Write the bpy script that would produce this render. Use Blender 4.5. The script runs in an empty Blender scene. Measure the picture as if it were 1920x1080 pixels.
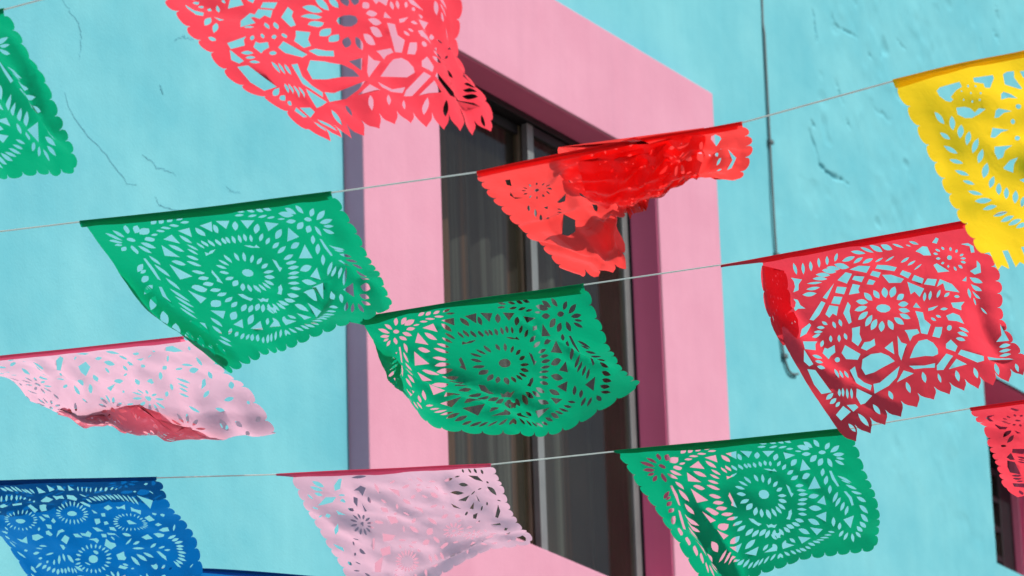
import bpy, math, random
import numpy as np
from mathutils import Matrix, Vector
from mathutils.geometry import delaunay_2d_cdt

scene = bpy.context.scene
col = scene.collection
RAD = math.radians

# ------------------------------------------------------------------ camera
cam_d = bpy.data.cameras.new('camera')
cam = bpy.data.objects.new('camera', cam_d)
col.objects.link(cam)
RIGHT = Vector((0.56075708, -0.8273909, -0.03123765))
FWD = Vector((0.77939664, 0.51474417, 0.35718247))
UP = Vector((-0.27945013, -0.22463912, 0.93351213))
cam.matrix_world = Matrix(((RIGHT.x, UP.x, -FWD.x, 0), (RIGHT.y, UP.y, -FWD.y, 0),
                           (RIGHT.z, UP.z, -FWD.z, 1.6), (0, 0, 0, 1)))
cam_d.sensor_width = 36
cam_d.lens = 157.41
cam_d.clip_start = 0.1
cam_d.clip_end = 2000
cam_d.dof.use_dof = True
cam_d.dof.focus_distance = 7.3
cam_d.dof.aperture_fstop = 12.5
scene.camera = cam

# ------------------------------------------------------------------ daylight
SUN_EL, SUN_AZ = 48.0, 7.0          # azimuth measured from the wall's outward normal (-Y) towards +X
world = bpy.data.worlds.new('World')
scene.world = world
world.use_nodes = True
wn = world.node_tree
for n in list(wn.nodes):
    wn.nodes.remove(n)
sky = wn.nodes.new('ShaderNodeTexSky')
sky.sky_type = 'NISHITA'
sky.sun_disc = False
sky.sun_elevation = RAD(SUN_EL)
sky.sun_rotation = RAD(180 - SUN_AZ)
sky.air_density = 0.7
sky.dust_density = 3.0
sky.ozone_density = 0.6
bg = wn.nodes.new('ShaderNodeBackground')
bg.inputs['Strength'].default_value = 0.10
wo = wn.nodes.new('ShaderNodeOutputWorld')
wn.links.new(sky.outputs[0], bg.inputs[0])
wn.links.new(bg.outputs[0], wo.inputs[0])

sun_d = bpy.data.lights.new('sun', 'SUN')
sun_d.energy = 3.6
sun_d.angle = RAD(0.53)
sun_d.color = (1.0, 0.95, 0.885)
sun = bpy.data.objects.new('sun', sun_d)
col.objects.link(sun)
to_sun = Vector((math.sin(RAD(SUN_AZ)) * math.cos(RAD(SUN_EL)), -math.cos(RAD(SUN_AZ)) * math.cos(RAD(SUN_EL)), math.sin(RAD(SUN_EL))))
sun.rotation_euler = to_sun.to_track_quat('Z', 'Y').to_euler()
sun.location = (0, -5, 12)

vs = scene.view_settings
vs.view_transform = 'Standard'
vs.look = 'None'
vs.exposure = 0.0
vs.gamma = 1.0
vs.use_curve_mapping = False
scene.render.film_transparent = False
scene.cycles.max_bounces = 12
scene.cycles.diffuse_bounces = 6
scene.cycles.transmission_bounces = 8
scene.cycles.transparent_max_bounces = 12

rng = np.random.default_rng(7)

# ------------------------------------------------------------------ helpers
def link(o, parent=None):
    col.objects.link(o)
    if parent is not None:
        o.parent = parent
    return o

def tag(o, label=None, cat=None, group=None, kind=None):
    if label: o['label'] = label
    if cat: o['category'] = cat
    if group: o['group'] = group
    if kind: o['kind'] = kind
    return o

def empty(name, loc, label, cat, group=None):
    o = bpy.data.objects.new(name, None)
    o.location = loc
    o.empty_display_size = 0.1
    return tag(link(o), label, cat, group)

def mesh_obj(name, verts, faces, mat, parent=None, smooth=False, off=(0, 0, 0)):
    v = np.asarray(verts, float).reshape(-1, 3) - np.asarray(off, float)
    me = bpy.data.meshes.new(name)
    me.from_pydata(v.tolist(), [], faces)
    me.update()
    if smooth:
        me.polygons.foreach_set('use_smooth', [True] * len(me.polygons))
    me.materials.append(mat)
    return link(bpy.data.objects.new(name, me), parent)

def box(name, x0, x1, y0, y1, z0, z1, mat, parent=None, off=(0, 0, 0), bevel=0.0):
    v = [(x, y, z) for x in (x0, x1) for y in (y0, y1) for z in (z0, z1)]
    f = [(0, 1, 3, 2), (4, 6, 7, 5), (0, 4, 5, 1), (2, 3, 7, 6), (0, 2, 6, 4), (1, 5, 7, 3)]
    o = mesh_obj(name, v, f, mat, parent, off=off)
    if bevel:
        m = o.modifiers.new('bevel', 'BEVEL')
        m.width = bevel; m.segments = 2; m.limit_method = 'ANGLE'
    return o

def tube(name, pts, r, mat, parent=None, sides=8, taper=None, off=(0, 0, 0)):
    P = [Vector(p) for p in pts]
    V, F = [], []
    n0 = None
    for i, p in enumerate(P):
        d = (P[min(i + 1, len(P) - 1)] - P[max(i - 1, 0)]).normalized()
        if n0 is None:
            n0 = d.orthogonal().normalized()
        n0 = (n0 - d * n0.dot(d)).normalized()
        b = d.cross(n0)
        rr = r * (taper[i] if taper else 1)
        for k in range(sides):
            a = 2 * math.pi * k / sides
            V.append(p + (n0 * math.cos(a) + b * math.sin(a)) * rr)
    for i in range(len(P) - 1):
        for k in range(sides):
            a, b = i * sides + k, i * sides + (k + 1) % sides
            F.append((a, b, b + sides, a + sides))
    F.append(tuple(range(sides))[::-1])
    F.append(tuple(range((len(P) - 1) * sides, len(P) * sides)))
    return mesh_obj(name, [tuple(v) for v in V], F, mat, parent, True, off)

def catmull(P, n):
    P = np.asarray(P, float)
    return np.einsum('ki,id->kd', crw(np.linspace(0, 1, n), len(P)), P)

def crw(t, n):
    """Catmull-Rom weights of n evenly spaced control points at parameters t."""
    x = t * (n - 1)
    i = np.clip(np.floor(x).astype(int), 0, n - 2)
    f = x - i
    f2 = f * f; f3 = f2 * f
    W = np.zeros((len(t), n))
    w = [-.5 * f + f2 - .5 * f3, 1 - 2.5 * f2 + 1.5 * f3, .5 * f + 2 * f2 - 1.5 * f3, -.5 * f2 + .5 * f3]
    r = np.arange(len(t))
    for k in range(4):
        j = i + k - 1
        a = j < 0; b = j >= n; c = ~(a | b)
        W[r[c], j[c]] += w[k][c]
        W[r[a], 0] += 2 * w[k][a]; W[r[a], 1] -= w[k][a]
        W[r[b], n - 1] += 2 * w[k][b]; W[r[b], n - 2] -= w[k][b]
    return W

def surf(net, u, v):
    return np.einsum('ki,kj,ijd->kd', crw(v, net.shape[0]), crw(u, net.shape[1]), net)

def value_noise(x, y, seed):
    """smooth 2-D lattice noise in -1..1"""
    g = np.random.default_rng(seed).uniform(-1, 1, (97, 97))
    xi = np.floor(x).astype(int); yi = np.floor(y).astype(int)
    fx = x - xi; fy = y - yi
    fx = fx * fx * (3 - 2 * fx); fy = fy * fy * (3 - 2 * fy)
    a = g[yi % 97, xi % 97]; b = g[yi % 97, (xi + 1) % 97]
    c = g[(yi + 1) % 97, xi % 97]; d = g[(yi + 1) % 97, (xi + 1) % 97]
    return (a * (1 - fx) + b * fx) * (1 - fy) + (c * (1 - fx) + d * fx) * fy

# ------------------------------------------------------------------ materials
def new_mat(name):
    m = bpy.data.materials.new(name)
    m.use_nodes = True
    t = m.node_tree
    for n in list(t.nodes):
        t.nodes.remove(n)
    out = t.nodes.new('ShaderNodeOutputMaterial')
    return m, t, out

def nd(t, kind, **kw):
    n = t.nodes.new(kind)
    for k, v in kw.items():
        if k in n.inputs.keys():
            n.inputs[k].default_value = v
        else:
            setattr(n, k, v)
    return n

def rgba(c):
    return (c[0], c[1], c[2], 1.0)

def paint(name, c0, c1, scale=3.0, rough=0.75, bump=0.12, fine=160.0, spec=0.3):
    """painted render: two close tones of one paint, fine grain"""
    m, t, out = new_mat(name)
    tc = nd(t, 'ShaderNodeTexCoord')
    n1 = nd(t, 'ShaderNodeTexNoise', Scale=scale, Detail=8.0, Roughness=0.62)
    ramp = nd(t, 'ShaderNodeValToRGB')
    ramp.color_ramp.elements[0].position = 0.34; ramp.color_ramp.elements[0].color = rgba(c0)
    ramp.color_ramp.elements[1].position = 0.66; ramp.color_ramp.elements[1].color = rgba(c1)
    n2 = nd(t, 'ShaderNodeTexNoise', Scale=fine, Detail=5.0, Roughness=0.6)
    n3 = nd(t, 'ShaderNodeTexNoise', Scale=fine * 0.16, Detail=4.0, Roughness=0.55)
    add = nd(t, 'ShaderNodeMath', operation='ADD')
    bm = nd(t, 'ShaderNodeBump', Strength=bump, Distance=0.004)
    p = nd(t, 'ShaderNodeBsdfPrincipled', Roughness=rough)
    p.inputs['Specular IOR Level'].default_value = spec
    for n in (n1, n2, n3):
        t.links.new(tc.outputs['Object'], n.inputs['Vector'])
    t.links.new(n1.outputs['Fac'], ramp.inputs[0])
    mp = nd(t, 'ShaderNodeMapping')
    mp.inputs['Scale'].default_value = (9.0, 9.0, 0.55)
    ns = nd(t, 'ShaderNodeTexNoise', Scale=2.0, Detail=6.0, Roughness=0.65)
    rs = nd(t, 'ShaderNodeValToRGB')
    rs.color_ramp.elements[0].position = 0.30; rs.color_ramp.elements[0].color = (0.90, 0.91, 0.92, 1)
    rs.color_ramp.elements[1].position = 0.60; rs.color_ramp.elements[1].color = (1, 1, 1, 1)
    ml = nd(t, 'ShaderNodeMix', data_type='RGBA', blend_type='MULTIPLY')
    ml.inputs[0].default_value = 0.45
    t.links.new(tc.outputs['Object'], mp.inputs['Vector']); t.links.new(mp.outputs[0], ns.inputs['Vector'])
    t.links.new(ns.outputs['Fac'], rs.inputs[0])
    t.links.new(ramp.outputs[0], ml.inputs[6]); t.links.new(rs.outputs[0], ml.inputs[7])
    t.links.new(ml.outputs[2], p.inputs['Base Color'])
    t.links.new(n2.outputs['Fac'], add.inputs[0]); t.links.new(n3.outputs['Fac'], add.inputs[1])
    t.links.new(add.outputs[0], bm.inputs['Height'])
    t.links.new(bm.outputs[0], p.inputs['Normal'])
    t.links.new(p.outputs[0], out.inputs[0])
    return m

def plain(name, c, rough=0.5, metallic=0.0, var=0.12, scale=14.0):
    m, t, out = new_mat(name)
    tc = nd(t, 'ShaderNodeTexCoord')
    n1 = nd(t, 'ShaderNodeTexNoise', Scale=scale, Detail=5.0)
    ramp = nd(t, 'ShaderNodeValToRGB')
    ramp.color_ramp.elements[0].position = 0.3; ramp.color_ramp.elements[0].color = rgba([x * (1 - var) for x in c])
    ramp.color_ramp.elements[1].position = 0.7; ramp.color_ramp.elements[1].color = rgba([min(1, x * (1 + var)) for x in c])
    p = nd(t, 'ShaderNodeBsdfPrincipled', Roughness=rough, Metallic=metallic)
    t.links.new(tc.outputs['Object'], n1.inputs['Vector'])
    t.links.new(n1.outputs['Fac'], ramp.inputs[0])
    t.links.new(ramp.outputs[0], p.inputs['Base Color'])
    t.links.new(p.outputs[0], out.inputs[0])
    return m

def paper(name, through, back, fac=0.78, gloss=0.012, rough=0.30):
    """thin plastic-film paper: light scatters through it and off it"""
    m, t, out = new_mat(name)
    tc = nd(t, 'ShaderNodeTexCoord')
    nz = nd(t, 'ShaderNodeTexNoise', Scale=34.0, Detail=5.0, Roughness=0.6, Distortion=0.6)
    bm = nd(t, 'ShaderNodeBump', Strength=0.22, Distance=0.006)
    nt = nd(t, 'ShaderNodeTexNoise', Scale=9.0, Detail=3.0)
    def tint(c):
        r = nd(t, 'ShaderNodeValToRGB')
        r.color_ramp.elements[0].position = 0.3; r.color_ramp.elements[0].color = rgba([x * 0.93 for x in c])
        r.color_ramp.elements[1].position = 0.7; r.color_ramp.elements[1].color = rgba(c)
        t.links.new(nt.outputs['Fac'], r.inputs[0])
        return r.outputs[0]
    tr = nd(t, 'ShaderNodeBsdfTranslucent')
    df = nd(t, 'ShaderNodeBsdfDiffuse')
    gl = nd(t, 'ShaderNodeBsdfGlossy', Roughness=rough)
    mx = nd(t, 'ShaderNodeMixShader', Fac=fac)
    lw = nd(t, 'ShaderNodeLayerWeight', Blend=0.5)
    pw = nd(t, 'ShaderNodeMath', operation='POWER'); pw.inputs[1].default_value = 4.0
    fr = nd(t, 'ShaderNodeMath', operation='MULTIPLY_ADD'); fr.inputs[1].default_value = 0.22; fr.inputs[2].default_value = gloss
    mg = nd(t, 'ShaderNodeMixShader')
    t.links.new(lw.outputs['Facing'], pw.inputs[0]); t.links.new(pw.outputs[0], fr.inputs[0])
    t.links.new(tc.outputs['Object'], nz.inputs['Vector']); t.links.new(tc.outputs['Object'], nt.inputs['Vector'])
    t.links.new(nz.outputs['Fac'], bm.inputs['Height'])
    t.links.new(tint(through), tr.inputs['Color']); t.links.new(tint(back), df.inputs['Color'])
    for n in (tr, df, gl, lw):
        t.links.new(bm.outputs[0], n.inputs['Normal'])
    t.links.new(df.outputs[0], mx.inputs[1]); t.links.new(tr.outputs[0], mx.inputs[2])
    t.links.new(fr.outputs[0], mg.inputs[0])
    t.links.new(mx.outputs[0], mg.inputs[1]); t.links.new(gl.outputs[0], mg.inputs[2])
    t.links.new(mg.outputs[0], out.inputs[0])
    return m

def glass(name, tint, refl=1.5):
    """thin window pane: tinted, mirror-like at its surface"""
    m, t, out = new_mat(name)
    tr = nd(t, 'ShaderNodeBsdfTransparent', Color=rgba(tint))
    gl = nd(t, 'ShaderNodeBsdfGlossy', Roughness=0.04)
    lw = nd(t, 'ShaderNodeLayerWeight', Blend=0.5)
    pw = nd(t, 'ShaderNodeMath', operation='POWER'); pw.inputs[1].default_value = 5.0
    fr = nd(t, 'ShaderNodeMath', operation='MULTIPLY_ADD'); fr.inputs[1].default_value = 0.9; fr.inputs[2].default_value = 0.03
    mx = nd(t, 'ShaderNodeMixShader')
    t.links.new(lw.outputs['Facing'], pw.inputs[0]); t.links.new(pw.outputs[0], fr.inputs[0])
    t.links.new(fr.outputs[0], mx.inputs[0]); t.links.new(tr.outputs[0], mx.inputs[1]); t.links.new(gl.outputs[0], mx.inputs[2])
    tc = nd(t, 'ShaderNodeTexCoord')
    nz = nd(t, 'ShaderNodeTexNoise', Scale=3.5, Detail=6.0, Roughness=0.6)
    dust = nd(t, 'ShaderNodeMath', operation='MULTIPLY_ADD'); dust.inputs[1].default_value = 0.035; dust.inputs[2].default_value = 0.0
    df = nd(t, 'ShaderNodeBsdfDiffuse', Color=(0.46, 0.42, 0.30, 1))
    md = nd(t, 'ShaderNodeMixShader')
    t.links.new(tc.outputs['Object'], nz.inputs['Vector']); t.links.new(nz.outputs['Fac'], dust.inputs[0])
    t.links.new(dust.outputs[0], md.inputs[0]); t.links.new(mx.outputs[0], md.inputs[1]); t.links.new(df.outputs[0], md.inputs[2])
    t.links.new(md.outputs[0], out.inputs[0])
    return m

def curtain_mat(name):
    m, t, out = new_mat(name)
    tc = nd(t, 'ShaderNodeTexCoord')
    sx = nd(t, 'ShaderNodeSeparateXYZ')
    cx = nd(t, 'ShaderNodeCombineXYZ')
    nz = nd(t, 'ShaderNodeTexNoise', Scale=13.0, Detail=4.0, Roughness=0.55)
    ramp = nd(t, 'ShaderNodeValToRGB')
    el = ramp.color_ramp.elements
    el[0].position = 0.28; el[0].color = (0.0149, 0.0113, 0.0106, 1)
    el[1].position = 0.70; el[1].color = (0.0298, 0.0182, 0.0139, 1)
    for pos, c in ((0.37, (0.0496, 0.0321, 0.0229, 1)), (0.42, (0.1339, 0.0608, 0.0253, 1)), (0.46, (0.0248, 0.0182, 0.0164, 1)), (0.52, (0.0298, 0.0347, 0.0352, 1)), (0.57, (0.0992, 0.1193, 0.1166, 1)), (0.62, (0.0372, 0.0369, 0.0348, 1))):
        e = el.new(pos); e.color = c
    p = nd(t, 'ShaderNodeBsdfPrincipled', Roughness=0.9)
    t.links.new(tc.outputs['Object'], sx.inputs[0])
    t.links.new(sx.outputs['X'], cx.inputs['X'])
    t.links.new(cx.outputs[0], nz.inputs['Vector'])
    t.links.new(nz.outputs['Fac'], ramp.inputs[0])
    t.links.new(ramp.outputs[0], p.inputs['Base Color'])
    t.links.new(p.outputs[0], out.inputs[0])
    return m

M = {}
M['wall'] = paint('turquoise_render', (0.136, 0.494, 0.588), (0.196, 0.578, 0.654), 3.4, 0.85, 0.17, 150.0, 0.15)
M['pink'] = paint('pink_render', (0.660, 0.305, 0.425), (0.705, 0.345, 0.470), 4.5, 0.7, 0.14, 140.0, 0.2)
M['shade_pink'] = paint('shade_pink_render', (0.82, 0.190, 0.370), (0.86, 0.215, 0.400), 3.5, 0.6, 0.06, 140.0, 0.2)  # wall-trim pink deepened: the reveals' shade is painted into this colour
M['roof'] = plain('roof_concrete', (0.32, 0.30, 0.28), 0.9)
M['ground'] = plain('street_concrete', (0.185, 0.150, 0.122), 0.9, 0, 0.2, 0.8)
M['room'] = plain('dark_room', (0.03, 0.028, 0.026), 0.9)
M['crack'] = plain('crack_grime', (0.12, 0.43, 0.54), 0.9, 0, 0.2, 40.0)
M['alu'] = plain('window_metal', (0.22, 0.25, 0.25), 0.42, 0.3)
M['dark'] = plain('dark_metal', (0.018, 0.019, 0.023), 0.45, 0.2)
M['tan'] = plain('tan_metal', (0.22, 0.19, 0.13), 0.5, 0.2)
M['glass'] = glass('pane_glass', (0.87, 0.875, 0.84))
M['blind'] = plain('blind_cloth', (0.72, 0.70, 0.56), 0.8)
M['curtain'] = curtain_mat('curtain_cloth')
M['string'] = paper('white_string', (0.92, 0.92, 0.90), (0.88, 0.88, 0.86), 0.5)
M['cable'] = plain('cable_sheath', (0.11, 0.15, 0.16), 0.55)
M['green'] = paper('green_paper', (0.001, 0.375, 0.178), (0.001, 0.26, 0.115))
M['red'] = paper('red_paper', (0.95, 0.060, 0.092), (0.80, 0.020, 0.046))
M['crimson'] = paper('crimson_paper', (1.0, 0.070, 0.065), (0.95, 0.020, 0.026), 0.80, 0.004, 0.42)
M['yellow'] = paper('yellow_paper', (1.0, 0.655, 0.020), (0.98, 0.54, 0.014), 0.95)
M['blue'] = paper('blue_paper', (0.001, 0.135, 0.43), (0.001, 0.085, 0.31))
M['pink_paper'] = paper('pale_pink_paper', (0.84, 0.475, 0.60), (0.78, 0.44, 0.56), 0.80)
M['rose'] = paper('rose_hem_paper', (0.98, 0.17, 0.30), (0.90, 0.13, 0.26))
M['rose_film'] = paper('rose_film_paper', (1.0, 0.40, 0.46), (0.98, 0.30, 0.37), 0.86)
# hand-cut openings of each stencil, in thousandths of the sheet (across, down)
CUT_GREEN = ('503,310,498,342,507,362,512,331;488,613,497,579,494,547,485,580;492,109,482,146,491,168,501,131;491,767,485,738,471,721,476,750;538,313,525,344,526,372,539,343;567,340,550,359,543,387,560,368;589,372,571,379,559,404,577,397;595,420,579,416,564,436,579,440;596,476,581,461,560,466,574,481;584,520,575,494,554,492,563,517;565,564,561,533,544,517,548,548;542,588,542,555,530,532,529,565;516,603,520,568,510,541,506,575;506,203,501,233,509,250,514,221;531,202,522,233,528,254,537,224;558,198,547,229,551,253,562,223;582,193,570,223,573,247,585,218;603,206,591,232,591,257,603,232;646,219,627,236,618,267,636,250;659,257,641,269,630,298,648,287;679,304,659,307,642,334,661,332;692,340,669,345,647,374,670,370;699,403,678,399,654,420,675,425;695,450,676,438,651,449,670,461;692,484,672,471,647,483,666,496;680,521,660,510,634,520,655,532;666,553,646,540,622,546,642,560;654,597,637,578,613,578,630,597;647,637,632,614,610,613,625,636;625,684,611,653,588,647,601,677;604,707,591,676,570,668,582,699;576,715,565,682,543,674,554,706;555,739,548,704,530,686,536,721;524,748,523,713,509,691,509,724;508,762,503,729,487,712,491,744;577,108,556,135,557,169,578,142;652,148,629,170,622,209,645,188;718,218,692,232,676,275,702,261;748,333,726,329,704,360,725,364;742,491,716,480,686,510,712,522;667,583,688,618,722,611,701,577;645,672,663,714,695,721,676,679;594,730,614,772,644,781,623,739;602,36,615,54,635,54,621,37;646,41,656,60,674,60,664,41;683,39,689,63,706,66,700,42;710,38,719,62,738,64,729,40;589,70,605,79,625,72,609,63;635,88,652,95,673,83,656,77;671,102,689,107,710,94,692,89;700,118,715,125,733,114,718,107;734,136,746,147,762,142,750,132;755,92,770,130,802,126,787,89;792,63,795,104,817,116,813,75;837,54,832,94,846,116,851,76;898,86,876,103,865,140,887,123;935,108,905,123,882,165,913,150;941,175,917,165,888,184,912,195;932,217,917,202,897,205,911,220;921,262,910,233,888,222,899,253;859,208,850,252,862,278,871,234;835,212,811,229,801,270,826,252;816,186,791,195,773,238,799,228;795,169,780,150,755,168,770,187;819,287,800,317,798,351,817,321;822,345,798,381,792,422,816,387;813,427,793,462,790,499,810,464;869,347,890,385,921,404,900,365;876,385,892,406,913,413,898,393;888,426,905,454,932,461,915,432;899,478,917,505,945,511,926,483;914,530,925,567,951,580,939,543;913,599,921,646,949,668,938,620;910,672,919,717,945,736,935,690;901,732,909,778,935,800,927,753;885,777,894,822,920,846,910,800;832,489,803,522,787,567,815,535;834,533,807,560,791,602,817,576;843,571,820,599,810,639,833,611;855,602,833,636,827,680,848,646;768,680,755,717,763,758,774,721;797,736,785,764,793,800,804,771;816,811,798,830,796,865,813,847;548,787,557,819,575,832,566,801;471,793,469,829,487,852,487,816;841,834,825,859,822,898,839,874;863,846,861,887,876,928,878,887;882,833,892,874,915,901,904,859;734,784,750,808,771,816,754,791;716,811,735,836,757,842,738,817;695,830,718,858,745,868,721,840;677,846,699,872,723,881,701,855;659,851,678,887,704,901,685,866;637,864,654,901,678,915,661,879;625,895,638,924,657,937,644,908;596,893,611,929,635,946,619,911;577,894,589,926,608,944,596,912;550,892,562,924,581,942,569,910;520,888,530,920,549,936,538,905;498,894,499,920,513,937,511,911;462,313,475,344,474,372,461,343;433,340,450,359,457,387,440,368;411,372,429,379,441,404,423,397;405,420,421,416,436,436,421,440;404,476,419,461,440,466,426,481;416,520,425,494,446,492,437,517;435,564,439,533,456,517,452,548;458,588,458,555,470,532,471,565;484,603,480,568,490,541,494,575;494,203,499,233,491,250,486,221;469,202,478,233,472,254,463,224;442,198,453,229,449,253,438,223;418,193,430,223,427,247,415,218;397,206,409,232,409,257,397,232;354,219,373,236,382,267,364,250;341,257,359,269,370,298,352,287;321,304,341,307,358,334,339,332;308,340,331,345,353,374,330,370;301,403,322,399,346,420,325,425;305,450,324,438,349,449,330,461;308,484,328,471,353,483,334,496;320,521,340,510,366,520,345,532;334,553,354,540,378,546,358,560;346,597,363,578,387,578,370,597;353,637,368,614,390,613,375,636;375,684,389,653,412,647,399,677;396,707,409,676,430,668,418,699;424,715,435,682,457,674,446,706;445,739,452,704,470,686,464,721;476,748,477,713,491,691,491,724;492,762,497,729,513,712,509,744;423,108,444,135,443,169,422,142;348,148,371,170,378,209,355,188;282,218,308,232,324,275,298,261;252,333,274,329,296,360,275,364;258,491,284,480,314,510,288,522;333,583,312,618,278,611,299,577;355,672,337,714,305,721,324,679;406,730,386,772,356,781,377,739;398,36,385,54,365,54,379,37;354,41,344,60,326,60,336,41;317,39,311,63,294,66,300,42;290,38,281,62,262,64,271,40;411,70,395,79,375,72,391,63;365,88,348,95,327,83,344,77;329,102,311,107,290,94,308,89;300,118,285,125,267,114,282,107;266,136,254,147,238,142,250,132;245,92,230,130,198,126,213,89;208,63,205,104,183,116,187,75;163,54,168,94,154,116,149,76;102,86,124,103,135,140,113,123;65,108,95,123,118,165,87,150;59,175,83,165,112,184,88,195;68,217,83,202,103,205,89,220;79,262,90,233,112,222,101,253;141,208,150,252,138,278,129,234;165,212,189,229,199,270,174,252;184,186,209,195,227,238,201,228;205,169,220,150,245,168,230,187;181,287,200,317,202,351,183,321;178,345,202,381,208,422,184,387;187,427,207,462,210,499,190,464;131,347,110,385,79,404,100,365;124,385,108,406,87,413,102,393;112,426,95,454,68,461,85,432;101,478,83,505,55,511,74,483;86,530,75,567,49,580,61,543;87,599,79,646,51,668,62,620;90,672,81,717,55,736,65,690;99,732,91,778,65,800,73,753;115,777,106,822,80,846,90,800;168,489,197,522,213,567,185,535;166,533,193,560,209,602,183,576;157,571,180,599,190,639,167,611;145,602,167,636,173,680,152,646;232,680,245,717,237,758,226,721;203,736,215,764,207,800,196,771;184,811,202,830,204,865,187,847;452,787,443,819,425,832,434,801;529,793,531,829,513,852,513,816;159,834,175,859,178,898,161,874;137,846,139,887,124,928,122,887;118,833,108,874,85,901,96,859;266,784,250,808,229,816,246,791;284,811,265,836,243,842,262,817;305,830,282,858,255,868,279,840;323,846,301,872,277,881,299,855;341,851,322,887,296,901,315,866;363,864,346,901,322,915,339,879;375,895,362,924,343,937,356,908;404,893,389,929,365,946,381,911;423,894,411,926,392,944,404,912;450,892,438,924,419,942,431,910;480,888,470,920,451,936,462,905;502,894,501,920,487,937,489,911',
 '464,639,472,651,484,645,492,658,506,655,493,678,480,668,467,667;526,455,517,472,503,479,490,476,483,463,484,445,493,429,507,421,520,424,527,437;555,271,577,278,588,292,599,282,604,309,588,299,573,293,562,281;617,401,626,419,623,460,629,473,613,493,614,454;589,572,584,602,566,641,552,632,565,612,574,583;600,106,649,120,607,164;681,143,724,176,670,213;745,217,760,294,707,312;764,349,764,443,710,433;762,502,751,582,713,557;740,634,727,707,685,655;648,733,708,758,678,795;508,88,557,100,526,153;841,308,851,309,853,439,843,444,837,374;862,485,874,483,889,535,885,596,874,602,873,540;816,713,873,685,853,795;862,163,856,172,847,178,838,178,831,171,831,161,837,152,846,146,855,147,861,153;588,789,650,813,607,854;516,805,570,852,514,863;445,271,423,278,412,292,401,282,396,309,412,299,427,293,438,281;383,401,374,419,377,460,371,473,387,493,386,454;411,572,416,602,434,641,448,632,435,612,426,583;400,106,351,120,393,164;319,143,276,176,330,213;255,217,240,294,293,312;236,349,236,443,290,433;238,502,249,582,287,557;260,634,273,707,315,655;352,733,292,758,322,795;492,88,443,100,474,153;159,308,149,309,147,439,157,444,163,374;138,485,126,483,111,535,115,596,126,602,127,540;184,713,127,685,147,795;138,163,144,172,153,178,162,178,169,171,169,161,163,152,154,146,145,147,139,153;412,789,350,813,393,854;484,805,430,852,486,863')
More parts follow.
